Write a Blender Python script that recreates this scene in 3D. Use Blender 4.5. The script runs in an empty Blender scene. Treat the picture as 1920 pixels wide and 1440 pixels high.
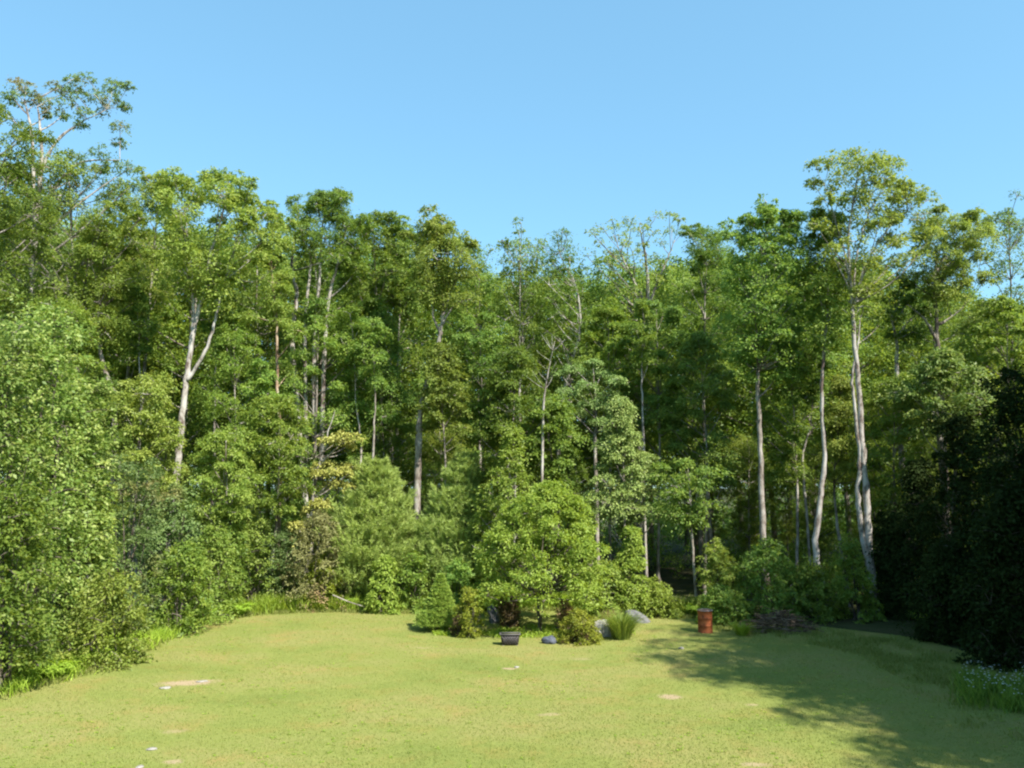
import bpy, math, random
import numpy as np
from mathutils import Vector, noise as mnoise

# ------------------------------------------------------------------ camera, light, exposure
sc = bpy.context.scene
C = sc.collection
F, CX, CY, CAMH = 1507.0, 960.0, 720.0, 5.5
PITCH = math.atan(190 / F)
cam_data = bpy.data.cameras.new('camera')
cam_data.sensor_width = 36.0
cam_data.lens = 36.0 * F / 1920.0
cam_data.clip_end = 3000
cam = bpy.data.objects.new('camera', cam_data)
C.objects.link(cam)
cam.location = (0, 0, CAMH)
cam.rotation_euler = (math.pi / 2 + PITCH, 0, 0)
sc.camera = cam

SUN_EL = math.radians(47)
SUN_DIR = Vector((0.68, -0.73, 0)).normalized()          # horizontal direction towards the sun
SUN_AZ = math.atan2(SUN_DIR.x, SUN_DIR.y)
world = bpy.data.worlds.new('World')
sc.world = world
world.use_nodes = True
wn = world.node_tree.nodes
wl = world.node_tree.links
bg = wn['Background']
sky = wn.new('ShaderNodeTexSky')
sky.sky_type = 'NISHITA'
sky.sun_disc = False
sky.sun_elevation = SUN_EL
sky.sun_rotation = SUN_AZ
sky.altitude = 0
sky.air_density = 1.0
sky.dust_density = 0.6
sky.ozone_density = 0.35
tintn = wn.new('ShaderNodeMix')
tintn.data_type = 'RGBA'
tintn.blend_type = 'MULTIPLY'
tintn.inputs[0].default_value = 1.0
tintn.inputs[7].default_value = (0.82, 1.10, 1.04, 1)          # the clean cyan blue of this sky
wl.new(sky.outputs[0], tintn.inputs[6])
evenn = wn.new('ShaderNodeMix')
evenn.data_type = 'RGBA'
evenn.inputs[0].default_value = 0.5
evenn.inputs[7].default_value = (0.90, 2.08, 3.30, 1)          # evens out the whole dome
wl.new(tintn.outputs[2], evenn.inputs[6])
wl.new(evenn.outputs[2], bg.inputs[0])
bg.inputs[1].default_value = 0.125
sun_data = bpy.data.lights.new('sun', 'SUN')
sun_data.energy = 5.0
sun_data.angle = math.radians(0.53)
sun_data.color = (1.0, 0.95, 0.86)
sun = bpy.data.objects.new('sun', sun_data)
C.objects.link(sun)
sd = Vector((SUN_DIR.x * math.cos(SUN_EL), SUN_DIR.y * math.cos(SUN_EL), math.sin(SUN_EL)))
sun.rotation_euler = sd.to_track_quat('Z', 'Y').to_euler()
sun.location = (30, -15, 60)
vs = sc.view_settings
vs.view_transform = 'Standard'
vs.look = 'None'
vs.gamma = 1
vs.use_curve_mapping = False
vs.exposure = 1.2
cy = sc.cycles
cy.max_bounces = 6
cy.diffuse_bounces = 3
cy.glossy_bounces = 2
cy.transmission_bounces = 4
cy.transparent_max_bounces = 4
cy.use_denoising = True
cy.pixel_filter_type = 'BLACKMAN_HARRIS'
cy.filter_width = 2.2

# ------------------------------------------------------------------ helpers
def ray(px, py):
    u, v = (px - CX) / F, (CY - py) / F
    return np.array([u, math.cos(PITCH) - v * math.sin(PITCH), math.sin(PITCH) + v * math.cos(PITCH)])

def P(px, py, d):
    r = ray(px, py)
    return np.array([0, 0, CAMH]) + r * (d / r[1])

def gz(x, y):
    """gentle relief of the ground"""
    return 0.10 * math.sin(x * 0.21 + 1.3) * math.sin(y * 0.17) + 0.05 * math.sin(x * 0.5 + y * 0.37)

def Gd(px, d):
    """ground point in picture column px at depth d"""
    x = (px - CX) / F * d
    return np.array([x, d, gz(x, d)])

def G(px, py):
    r = ray(px, py)
    t = -CAMH / r[2]
    for _ in range(3):
        p = np.array([0, 0, CAMH]) + r * t
        t = (gz(p[0], p[1]) - CAMH) / r[2]
    p = np.array([0, 0, CAMH]) + r * t
    return p

def mat(name, rough=0.8, spec=0.3):
    m = bpy.data.materials.new(name)
    m.use_nodes = True
    n, l = m.node_tree.nodes, m.node_tree.links
    b = n['Principled BSDF']
    b.inputs['Roughness'].default_value = rough
    b.inputs['Specular IOR Level'].default_value = spec
    return m, n, l, b

def ramp(n, stops, interp='LINEAR'):
    r = n.new('ShaderNodeValToRGB')
    cr = r.color_ramp
    cr.interpolation = interp
    while len(cr.elements) < len(stops):
        cr.elements.new(0.5)
    for e, (p, c) in zip(cr.elements, stops):
        e.position = p
        e.color = (*c, 1)
    return r

def tex_noise(n, l, scale, detail=4, rough=0.55, stretch=(1, 1, 1), coord='Object'):
    tc = n.new('ShaderNodeTexCoord')
    mp = n.new('ShaderNodeMapping')
    mp.inputs['Scale'].default_value = stretch
    l.new(tc.outputs[coord], mp.inputs[0])
    t = n.new('ShaderNodeTexNoise')
    t.inputs['Scale'].default_value = scale
    t.inputs['Detail'].default_value = detail
    t.inputs['Roughness'].default_value = rough
    l.new(mp.outputs[0], t.inputs['Vector'])
    return t

def leaf_mat(name, dark, mid, light, trans=0.42, rough=0.5, spec=0.22, patch=None):
    """leaf colour varies leaf by leaf (face attribute) and spray by spray"""
    m, n, l, b = mat(name, rough, spec)
    at = n.new('ShaderNodeAttribute')
    at.attribute_name = 'tint'
    r = ramp(n, [(0.0, dark), (0.5, mid), (1.0, light)])
    l.new(at.outputs['Fac'], r.inputs[0])
    col = r.outputs[0]
    if patch:
        t = tex_noise(n, l, 0.45, 2)
        r2 = ramp(n, [(0.52, (0, 0, 0)), (0.66, (1, 1, 1))])
        l.new(t.outputs[0], r2.inputs[0])
        mx = n.new('ShaderNodeMix')
        mx.data_type = 'RGBA'
        l.new(r2.outputs[0], mx.inputs[0])
        l.new(col, mx.inputs[6])
        mx.inputs[7].default_value = (*patch, 1)
        col = mx.outputs[2]
    oi = n.new('ShaderNodeObjectInfo')
    mr = n.new('ShaderNodeMapRange'); mr.inputs[3].default_value = 0.492; mr.inputs[4].default_value = 0.508
    mv = n.new('ShaderNodeMapRange'); mv.inputs[3].default_value = 0.84; mv.inputs[4].default_value = 1.14
    ml = n.new('ShaderNodeMath'); ml.operation = 'MULTIPLY'; ml.inputs[1].default_value = 7.31
    mf = n.new('ShaderNodeMath'); mf.operation = 'FRACT'
    l.new(oi.outputs['Random'], mr.inputs[0]); l.new(oi.outputs['Random'], ml.inputs[0]); l.new(ml.outputs[0], mf.inputs[0]); l.new(mf.outputs[0], mv.inputs[0])
    hv = n.new('ShaderNodeHueSaturation')
    l.new(mr.outputs[0], hv.inputs['Hue']); l.new(mv.outputs[0], hv.inputs['Value']); l.new(col, hv.inputs['Color'])
    col = hv.outputs[0]
    l.new(col, b.inputs['Base Color'])
    tr = n.new('ShaderNodeBsdfTranslucent')
    hs = n.new('ShaderNodeHueSaturation')
    hs.inputs['Hue'].default_value = 0.485
    hs.inputs['Saturation'].default_value = 1.1
    hs.inputs['Value'].default_value = 1.5
    l.new(col, hs.inputs['Color'])
    l.new(hs.outputs[0], tr.inputs[0])
    ms = n.new('ShaderNodeMixShader')
    ms.inputs[0].default_value = trans
    l.new(b.outputs[0], ms.inputs[1])
    l.new(tr.outputs[0], ms.inputs[2])
    l.new(ms.outputs[0], n['Material Output'].inputs['Surface'])
    return m

def bark_mat(name, c1, c2, c3, scale=2.5):
    m, n, l, b = mat(name, 0.9, 0.15)
    t = tex_noise(n, l, scale, 6, 0.7, (1, 1, 0.45))
    r = ramp(n, [(0.40, c1), (0.50, c2), (0.62, c3)])
    l.new(t.outputs[0], r.inputs[0])
    l.new(r.outputs[0], b.inputs['Base Color'])
    t2 = tex_noise(n, l, 18, 5, 0.7, (1, 1, 0.2))
    bp = n.new('ShaderNodeBump')
    bp.inputs['Strength'].default_value = 0.7
    bp.inputs['Distance'].default_value = 0.03
    l.new(t2.outputs[0], bp.inputs['Height'])
    l.new(bp.outputs[0], b.inputs['Normal'])
    return m

M = {}
M['leaf'] = leaf_mat('green_leaves', (0.079, 0.137, 0.024), (0.148, 0.224, 0.036), (0.249, 0.310, 0.054))
M['leaf_light'] = leaf_mat('light_green_leaves', (0.119, 0.180, 0.033), (0.204, 0.273, 0.049), (0.314, 0.365, 0.081))
M['leaf_deep'] = leaf_mat('deep_green_leaves', (0.091, 0.163, 0.036), (0.167, 0.265, 0.051), (0.284, 0.365, 0.069))
M['leaf_dull'] = leaf_mat('dull_green_leaves', (0.086, 0.145, 0.044), (0.144, 0.214, 0.066), (0.216, 0.283, 0.092), patch=(0.230, 0.193, 0.066))
M['leaf_silver'] = leaf_mat('glossy_pale_leaves', (0.091, 0.161, 0.029), (0.176, 0.258, 0.052), (0.350, 0.404, 0.129), rough=0.5, spec=0.3)
M['leaf_lime'] = leaf_mat('lime_green_leaves', (0.153, 0.225, 0.033), (0.218, 0.295, 0.048), (0.305, 0.374, 0.077))
M['leaf_bronze'] = leaf_mat('bronze_leaves', (0.045, 0.030, 0.018), (0.095, 0.070, 0.030), (0.160, 0.130, 0.045))
M['leaf_rust'] = leaf_mat('tan_brown_leaves', (0.156, 0.090, 0.038), (0.267, 0.167, 0.074), (0.377, 0.259, 0.126), trans=0.25)
M['leaf_yellowgreen'] = leaf_mat('yellow_green_leaves', (0.104, 0.143, 0.016), (0.221, 0.260, 0.029), (0.390, 0.416, 0.065))
M['needle'] = leaf_mat('pine_needles', (0.103, 0.176, 0.048), (0.178, 0.270, 0.071), (0.285, 0.369, 0.114), trans=0.2, rough=0.5)
M['needle_gold'] = leaf_mat('golden_pine_needles', (0.221, 0.233, 0.052), (0.354, 0.359, 0.084), (0.478, 0.476, 0.129), trans=0.22)
M['needle_pale'] = leaf_mat('pale_needles', (0.147, 0.219, 0.053), (0.242, 0.324, 0.085), (0.399, 0.473, 0.144), trans=0.25)
M['needle_dark'] = leaf_mat('dark_needles', (0.010, 0.022, 0.008), (0.017, 0.034, 0.011), (0.028, 0.050, 0.016), trans=0.12, rough=0.6)
M['needle_blue'] = leaf_mat('blue_green_needles', (0.140, 0.224, 0.034), (0.238, 0.319, 0.051), (0.334, 0.405, 0.070), trans=0.12)
M['needle_soft'] = leaf_mat('soft_pine_needles', (0.194, 0.270, 0.064), (0.308, 0.407, 0.103), (0.438, 0.543, 0.153), trans=0.3)
M['needle_tan'] = leaf_mat('tan_and_green_needles', (0.150, 0.150, 0.055), (0.225, 0.225, 0.080), (0.310, 0.300, 0.125), trans=0.3, patch=(0.34, 0.24, 0.12))
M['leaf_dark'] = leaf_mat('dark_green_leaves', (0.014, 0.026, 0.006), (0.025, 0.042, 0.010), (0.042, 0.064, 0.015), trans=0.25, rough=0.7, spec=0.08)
M['grass_long'] = leaf_mat('long_grass_blades', (0.166, 0.251, 0.026), (0.265, 0.355, 0.041), (0.392, 0.468, 0.073), trans=0.4)
M['fern'] = leaf_mat('fern_fronds', (0.132, 0.246, 0.024), (0.217, 0.342, 0.041), (0.321, 0.439, 0.067), trans=0.4)
M['bark_grey'] = bark_mat('grey_bark', (0.105, 0.083, 0.068), (0.225, 0.195, 0.165), (0.375, 0.345, 0.307))
M['bark_pale'] = bark_mat('pale_bark', (0.104, 0.078, 0.065), (0.310, 0.278, 0.245), (0.428, 0.402, 0.370), 3.0)
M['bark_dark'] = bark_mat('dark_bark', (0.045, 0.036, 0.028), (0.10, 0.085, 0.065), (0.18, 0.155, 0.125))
M['bark_orange'] = bark_mat('orange_bark', (0.160, 0.095, 0.060), (0.304, 0.209, 0.140), (0.440, 0.380, 0.300))
M['stick'] = bark_mat('dry_stick', (0.060, 0.040, 0.026), (0.130, 0.088, 0.060), (0.240, 0.176, 0.128), 6)

class Geo:
    def __init__(self):
        self.v, self.q, self.t, self.tint, self.n = [], [], [], [], 0
        self.tt = []
    def add(self, v, quads=None, tris=None, tint=None, ttint=None):
        self.v.append(v)
        if quads is not None and len(quads):
            self.q.append(quads + self.n)
            self.tint.append(tint if tint is not None else np.full(len(quads), 0.5))
        if tris is not None and len(tris):
            self.t.append(tris + self.n)
            self.tt.append(ttint if ttint is not None else np.full(len(tris), 0.5))
        self.n += len(v)
    def tube(self, pts, rad, sides=7, cap=True):
        pts = np.asarray(pts, float)
        rad = np.asarray(rad, float)
        k = len(pts)
        tan = np.gradient(pts, axis=0)
        tan /= np.linalg.norm(tan, axis=1)[:, None] + 1e-9
        ref = np.array([0, 0, 1.0]) if abs(tan[:, 2]).mean() < 0.8 else np.array([0, 1.0, 0])
        s = np.cross(tan, ref)
        s /= np.linalg.norm(s, axis=1)[:, None] + 1e-9
        u = np.cross(s, tan)
        a = np.arange(sides) * 2 * math.pi / sides
        ring = s[:, None, :] * np.cos(a)[None, :, None] + u[:, None, :] * np.sin(a)[None, :, None]
        v = pts[:, None, :] + ring * rad[:, None, None]
        i, j = np.meshgrid(np.arange(k - 1), np.arange(sides), indexing='ij')
        i, j = i.ravel(), j.ravel()
        j2 = (j + 1) % sides
        q = np.stack([i * sides + j, i * sides + j2, (i + 1) * sides + j2, (i + 1) * sides + j], 1)
        v = v.reshape(-1, 3)
        tris = None
        if cap:
            v = np.vstack([v, pts[-1:], pts[:1]])
            c1, c0 = k * sides, k * sides + 1
            jj = np.arange(sides)
            t1 = np.stack([(k - 1) * sides + jj, (k - 1) * sides + (jj + 1) % sides, np.full(sides, c1)], 1)
            t0 = np.stack([(jj + 1) % sides, jj, np.full(sides, c0)], 1)
            tris = np.vstack([t1, t0])
        self.add(v, q, tris)
    def leaves(self, p, t, nrm, L, W, tint, fold=0.12, tri=False):
        """kite-shaped leaves: p base, t along, nrm face normal, L length, W width"""
        t = t / (np.linalg.norm(t, axis=1)[:, None] + 1e-9)
        s = np.cross(nrm, t)
        s /= np.linalg.norm(s, axis=1)[:, None] + 1e-9
        n2 = np.cross(t, s)
        L = np.asarray(L).reshape(-1, 1) * np.ones((len(p), 1))
        W = np.asarray(W).reshape(-1, 1) * np.ones((len(p), 1))
        if tri:
            v = np.stack([p + s * W * 0.62 + n2 * L * fold * 0.5, p + t * L, p - s * W * 0.62 + n2 * L * fold * 0.5], 1).reshape(-1, 3)
            self.add(v, None, np.arange(len(p) * 3).reshape(-1, 3), None, tint)
            return
        mid = p + t * L * 0.45
        v = np.stack([p, mid + s * W * 0.5 + n2 * L * fold, p + t * L, mid - s * W * 0.5 + n2 * L * fold], 1).reshape(-1, 3)
        q = np.arange(len(p) * 4).reshape(-1, 4)
        self.add(v, q, None, tint)
    def spikes(self, p, t, L, W, tint, rng):
        """needles or blades: thin triangles"""
        t = t / (np.linalg.norm(t, axis=1)[:, None] + 1e-9)
        r = rng.normal(size=p.shape)
        s = np.cross(t, r)
        s /= np.linalg.norm(s, axis=1)[:, None] + 1e-9
        L = np.asarray(L).reshape(-1, 1) * np.ones((len(p), 1))
        W = np.asarray(W).reshape(-1, 1) * np.ones((len(p), 1))
        v = np.stack([p - s * W * 0.5, p + s * W * 0.5, p + t * L], 1).reshape(-1, 3)
        self.add(v, None, np.arange(len(p) * 3).reshape(-1, 3), None, tint)
    def mesh(self, name, origin=None):
        v = np.vstack(self.v)
        if origin is not None:
            v = v - np.asarray(origin)
        nq = sum(len(x) for x in self.q)
        nt = sum(len(x) for x in self.t)
        loops = np.concatenate([x.ravel() for x in self.q] + [x.ravel() for x in self.t]) if nq + nt else np.zeros(0)
        starts = np.concatenate([np.arange(nq) * 4, nq * 4 + np.arange(nt) * 3])
        me = bpy.data.meshes.new(name)
        me.vertices.add(len(v))
        me.vertices.foreach_set('co', v.astype(np.float32).ravel())
        me.loops.add(len(loops))
        me.loops.foreach_set('vertex_index', loops.astype(np.int32))
        me.polygons.add(nq + nt)
        me.polygons.foreach_set('loop_start', starts.astype(np.int32))
        at = me.attributes.new('tint', 'FLOAT', 'FACE')
        at.data.foreach_set('value', np.concatenate(self.tint + self.tt).astype(np.float32))
        me.update(calc_edges=True)
        return me
    def obj(self, name, m, parent=None, origin=None, smooth=False):
        me = self.mesh(name, origin)
        me.materials.append(m)
        if smooth:
            me.polygons.foreach_set('use_smooth', np.ones(len(me.polygons), bool))
        return link(name, me, parent)

def link(name, me, parent=None):
    o = bpy.data.objects.new(name, me)
    C.objects.link(o)
    if parent is not None:
        o.parent = parent
    return o

def tag(o, label=None, cat=None, group=None, kind=None):
    if label: o['label'] = label
    if cat: o['category'] = cat
    if group: o['group'] = group
    if kind: o['kind'] = kind
    return o

def root_at(name, p, label, cat, group=None):
    o = bpy.data.objects.new(name, None)
    C.objects.link(o)
    o.empty_display_size = 0.3
    o.location = tuple(p)
    return tag(o, label, cat, group)

def unit(v):
    return v / (np.linalg.norm(v, axis=-1, keepdims=True) + 1e-9)

def bez(a, b, c, n):
    t = np.linspace(0, 1, n)[:, None]
    return (1 - t) ** 2 * a + 2 * t * (1 - t) * b + t * t * c

def smooth_path(pts, n):
    """Catmull-Rom through control points"""
    pts = np.asarray(pts, float)
    if len(pts) < 3:
        t = np.linspace(0, 1, n)[:, None]
        return pts[0] * (1 - t) + pts[-1] * t
    e = np.vstack([2 * pts[0] - pts[1], pts, 2 * pts[-1] - pts[-2]])
    out = []
    for u in np.linspace(0, len(pts) - 1 - 1e-6, n):
        i = int(u)
        f = u - i
        p0, p1, p2, p3 = e[i], e[i + 1], e[i + 2], e[i + 3]
        out.append(0.5 * ((2 * p1) + (p2 - p0) * f + (2 * p0 - 5 * p1 + 4 * p2 - p3) * f * f + (3 * p1 - p0 - 3 * p2 + p3) * f ** 3))
    return np.array(out)

# ------------------------------------------------------------------ plants
def leaf_blob(crown, wood, c, r, rng, nspray=10, nleaf=26, L=0.15, flat=0.65, tint0=0.5, tips=None, droop=0.15, twigs=True, tri=False):
    """one leafy limb end: flattened sprays of leaves round the centre"""
    d = unit(rng.normal(size=(nspray, 3)))
    d[:, 2] = d[:, 2] * 0.9 + 0.12
    rad = r * (0.35 + 0.65 * rng.random(nspray) ** 0.5)
    sc_ = c + d * rad[:, None] * np.array([1, 1, flat])
    if twigs:
        for q in sc_[: max(2, nspray // 4)]:
            midp = (c + q) / 2 + np.array([0, 0, 0.08 * r])
            wood.tube(np.array([c, midp, q]), [0.022, 0.014, 0.006], 3, False)
    for k in range(nspray):
        n = nleaf
        out = unit(np.array([d[k, 0], d[k, 1], 0]) + 1e-6)
        nr = unit(np.array([d[k, 0] * 0.85, d[k, 1] * 0.85, 1.0]) + rng.normal(size=3) * 0.22)
        sr = r * (0.26 + 0.22 * rng.random())
        a = rng.random(n) * 2 * math.pi
        rr = sr * np.abs(rng.normal(size=n)) * 0.78
        t1 = unit(np.cross(nr, np.array([0.3, 1, 0.1])))
        t2 = np.cross(nr, t1)
        off = t1 * (np.cos(a) * rr)[:, None] + t2 * (np.sin(a) * rr)[:, None] + nr * (rng.normal(size=n) * sr * 0.20)[:, None]
        off[:, 2] -= (rr / sr) ** 2 * sr * droop
        p = sc_[k] + off
        t = unit(off + out * sr * 0.4 + rng.normal(size=(n, 3)) * sr * 0.35 - np.array([0, 0, sr * 0.25]))
        nn = unit(nr + rng.normal(size=(n, 3)) * 0.55)
        ti = np.clip(tint0 + rng.normal() * 0.13 + rng.normal(size=n) * 0.2, 0, 1)
        Ls = L * (0.65 + 0.7 * rng.random(n))
        crown.leaves(p, t, nn, Ls, Ls * 0.54, ti, tri=tri)

SHAPES = {
    'oval': lambda t: 0.30 + 0.70 * np.sin(math.pi * (0.08 + 0.82 * t)) ** 0.8,
    'vase': lambda t: 0.30 + 0.75 * np.sin(math.pi * (0.04 + 0.70 * t)),
    'cone': lambda t: 0.14 + 0.86 * (1 - t) ** 0.8,
    'dome': lambda t: np.sqrt(np.clip(1.02 - t ** 2.2, 0, 1)),
    'column': lambda t: 0.75 + 0.25 * np.sin(math.pi * t),
}

def broad(label, base, trunks=None, crown=None, shape='oval', n=34, r=1.0, leaf='leaf', bark='bark_grey', r0=0.17, extra=(), seed=1,
          name='broadleaf_tree', cat='tree', L=0.100, nspray=14, nleaf=56, group=None, tint=0.5, limb=1.0, flat=0.65, parts=('trunk', 'crown')):
    """base=(px, depth). crown=(py_bottom, py_top, px_bottom, px_top, half_width_px). trunks: lists of (px,py[,depth offset]) from the ground up"""
    rng = np.random.default_rng(seed * 7919 + 13)
    lk = 0.82 + 0.36 * rng.random()
    L, nleaf, tint = L * lk, int(nleaf * min(1.25, lk ** -1.2)), tint + rng.normal() * 0.08
    px, d = base
    b = Gd(px, d)
    s = d / F
    wood, leaves = Geo(), Geo()
    paths = []
    tr = trunks or [[(px, None)]]
    ctop = P(crown[3], crown[1], d) if crown else None
    for k, t in enumerate(tr):
        pts = []
        for q in t:
            if q[1] is None:
                pts.append(b + np.array([0, 0, -0.15]))
            else:
                pts.append(P(q[0], q[1], d + (q[2] if len(q) > 2 else 0)))
        if len(pts) == 1:
            mid = b * 0.5 + ctop * 0.5 + np.array([rng.normal() * 0.25, rng.normal() * 0.25, 0])
            pts += [b * 0.75 + mid * 0.25 + rng.normal(size=3) * 0.1, mid, ctop - np.array([0, 0, 0.6])]
        nn = max(8, len(pts) * 5)
        path = smooth_path(pts, nn)
        path[1:-1, :2] += rng.normal(size=(nn - 2, 2)) * 0.018
        if k == 0:
            rad = r0 * (1.0 - 0.86 * np.linspace(0, 1, nn) ** 1.1)
            rad[0] *= 1.35
            rad[1] *= 1.08
        else:
            j = np.argmin(np.linalg.norm(paths[0][0] - path[0], axis=1))
            ra = min(paths[0][1][j] * 0.78, r0 * 0.76)
            rad = ra * (1.0 - 0.82 * np.linspace(0, 1, nn))
        rad = rad * (1 + rng.normal(size=nn) * 0.05)
        wood.tube(path, rad, 9)
        paths.append((path, rad))
    allp = np.vstack([p for p, _ in paths])
    allr = np.concatenate([r_ for _, r_ in paths])
    blobs = []
    zlow = -1
    if crown:
        zlow = P(crown[2], crown[0], d)[2] - 0.25
        zb, zt = P(crown[2], crown[0], d)[2], ctop[2]
        xb, xt = P(crown[2], crown[0], d)[0], ctop[0]
        hw = crown[4] * s
        fn = SHAPES[shape]
        for i in range(n):
            t = (i + rng.random()) / n
            t = t ** 0.92
            R = max(hw * fn(t) - r * 0.55, 0.1)
            a = i * 2.39996 + rng.normal() * 0.35
            q = R * (0.35 + 0.65 * rng.random() ** 0.45)
            cxx = xb + (xt - xb) * t
            rb = r * (0.55 + 0.95 * rng.random() ** 1.5) * (1.0 - 0.25 * t)
            z = zb + (zt - zb) * t - rb * flat * 0.6
            blobs.append((np.array([cxx + q * math.cos(a), d + q * math.sin(a) * 0.95, z]), rb, None))
    if crown and crown[1] < 480:                      # wispy shoots that break the top of the crown
        for i in range(7):
            q = hw * (rng.random() * 2 - 1) * 0.8
            zz = zt - 0.25 - 0.9 * abs(q) / max(hw, 0.1) + 0.75 * rng.random()
            blobs.append((np.array([xt + q, d + rng.normal() * 0.8, zz]), 0.32 + 0.25 * rng.random(), 6))
    for e in extra:
        ex, ey, er = e[:3]
        off = e[3] if len(e) > 3 else rng.normal() * 0.6
        blobs.append((P(ex, ey, d + off), er * s, e[4] if len(e) > 4 else None))
    for c, rb, ns in blobs:
        hd = np.linalg.norm(allp[:, :2] - c[None, :2], axis=1)
        want = c[2] - 0.75 * hd - 0.3
        cost = np.abs(allp[:, 2] - want) + 0.9 * hd + (allp[:, 2] > c[2]) * 5 + (allp[:, 2] < zlow) * 4
        j = int(np.argmin(cost))
        a = allp[j]
        ln = np.linalg.norm(c - a)
        midp = (a + c) / 2 + np.array([0, 0, -0.10 * ln]) + rng.normal(size=3) * 0.07 * ln
        lr = min(allr[j] * 0.62, 0.02 + 0.016 * ln * limb)
        wood.tube(bez(a, midp, c, 5), np.linspace(lr, 0.016, 5), 4, False)
        leaf_blob(leaves, wood, c, rb, rng, ns or nspray, nleaf, L, flat, tint, tri=d > 33)
    o = root_at(name, b, label, cat, group)
    wood.obj(parts[0], M[bark], o, b, True)
    leaves.obj(parts[1], M[leaf], o, b)
    return o

def tuft(crown, p, d, rng, n, L, W, tint):
    pp = np.repeat(p, n, axis=0)
    dd = np.repeat(d, n, axis=0)
    dirs = unit(dd + rng.normal(size=pp.shape) * 0.55)
    pp = pp + dd * (rng.random(len(pp)) * L * 1.2)[:, None]
    ti = np.clip(np.repeat(tint, n) + rng.normal(size=len(pp)) * 0.15, 0, 1)
    crown.spikes(pp, dirs, L * (0.7 + 0.6 * rng.random(len(pp))), W, ti, rng)

def conifer(label, base, top, half, bottom=None, leaf='needle', bark='bark_dark', r0=0.1, seed=1, whorls=16, per=7, rise=0.25, tufts=9, nneedle=9,
            L=0.16, W=0.03, power=0.85, name='pine_tree', cat='tree', group=None, gap=0.0, lean=None, jitter=0.12, sub=3):
    """base=(px, depth), top=(px, py), half = half width px at the foot of the crown, bottom = py where foliage starts"""
    rng = np.random.default_rng(seed * 6007 + 5)
    px, d = base
    b = Gd(px, d)
    s = d / F
    T = P(top[0], top[1], d)
    wood, crown = Geo(), Geo()
    pts = [b - np.array([0, 0, 0.1]), b * 0.6 + T * 0.4 + rng.normal(size=3) * 0.05, T]
    path = smooth_path(pts, 14)
    wood.tube(path, r0 * (1 - 0.93 * np.linspace(0, 1, 14)), 8)
    z0 = b[2] + 0.15 if bottom is None else P(px, bottom, d)[2]
    H = T[2] - z0
    hw = half * s
    for w in range(whorls):
        t = (w + rng.random() * 0.5) / whorls
        z = z0 + H * t
        i = (z - path[0, 2]) / (T[2] - path[0, 2]) * 13
        i0 = min(int(max(i, 0)), 12)
        ax = path[i0] * (1 - (i - i0)) + path[i0 + 1] * (i - i0)
        R = hw * (0.05 + 0.95 * (1 - t) ** power)
        a0 = rng.random() * 6.28
        for k in range(per):
            a = a0 + k * 2 * math.pi / per + rng.normal() * 0.25
            Rk = R * (0.72 + 0.42 * rng.random())
            out = np.array([math.cos(a), math.sin(a), 0])
            e = ax + out * Rk + np.array([0, 0, Rk * (rise + rng.normal() * jitter)])
            m = (ax + e) / 2 + np.array([0, 0, -0.10 * Rk])
            br = bez(ax, m, e, 7)
            wood.tube(br, np.linspace(max(0.010, 0.011 * Rk + 0.006), 0.004, 7), 4, False)
            side = np.cross(out, [0, 0, 1])
            n = max(3, int(tufts * (0.35 + 0.65 * Rk / max(hw, 0.1))))
            f = gap + (1 - gap) * np.sqrt(rng.random(n))
            idx = f * 6
            ii = np.clip(idx.astype(int), 0, 5)
            base_p = br[ii] * (1 - (idx - ii))[:, None] + br[ii + 1] * (idx - ii)[:, None]
            tt = 0.5 + rng.normal() * 0.15
            for sgn in range(sub):
                w_ = rng.normal(size=n) * Rk * 0.20
                p = base_p + side[None, :] * w_[:, None] + np.array([0, 0, 1]) * (rng.normal(size=n) * 0.05 * Rk + 0.02)[:, None]
                dr = unit(out[None, :] * 0.9 + side[None, :] * (np.sign(w_) * 0.5)[:, None] + np.array([0, 0, 0.3 + rise])[None, :] + rng.normal(size=(n, 3)) * 0.25)
                tuft(crown, p, dr, rng, nneedle, L, W, np.full(n, tt))
    # leader
    tuft(crown, np.repeat(T[None] - np.array([0, 0, 0.1]), 4, 0), np.repeat(np.array([[0, 0, 1.0]]), 4, 0), rng, nneedle, L, W, np.full(4, 0.7))
    o = root_at(name, b, label, cat, group)
    wood.obj('trunk', M[bark], o, b, True)
    crown.obj('crown', M[leaf], o, b)
    return o

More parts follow.
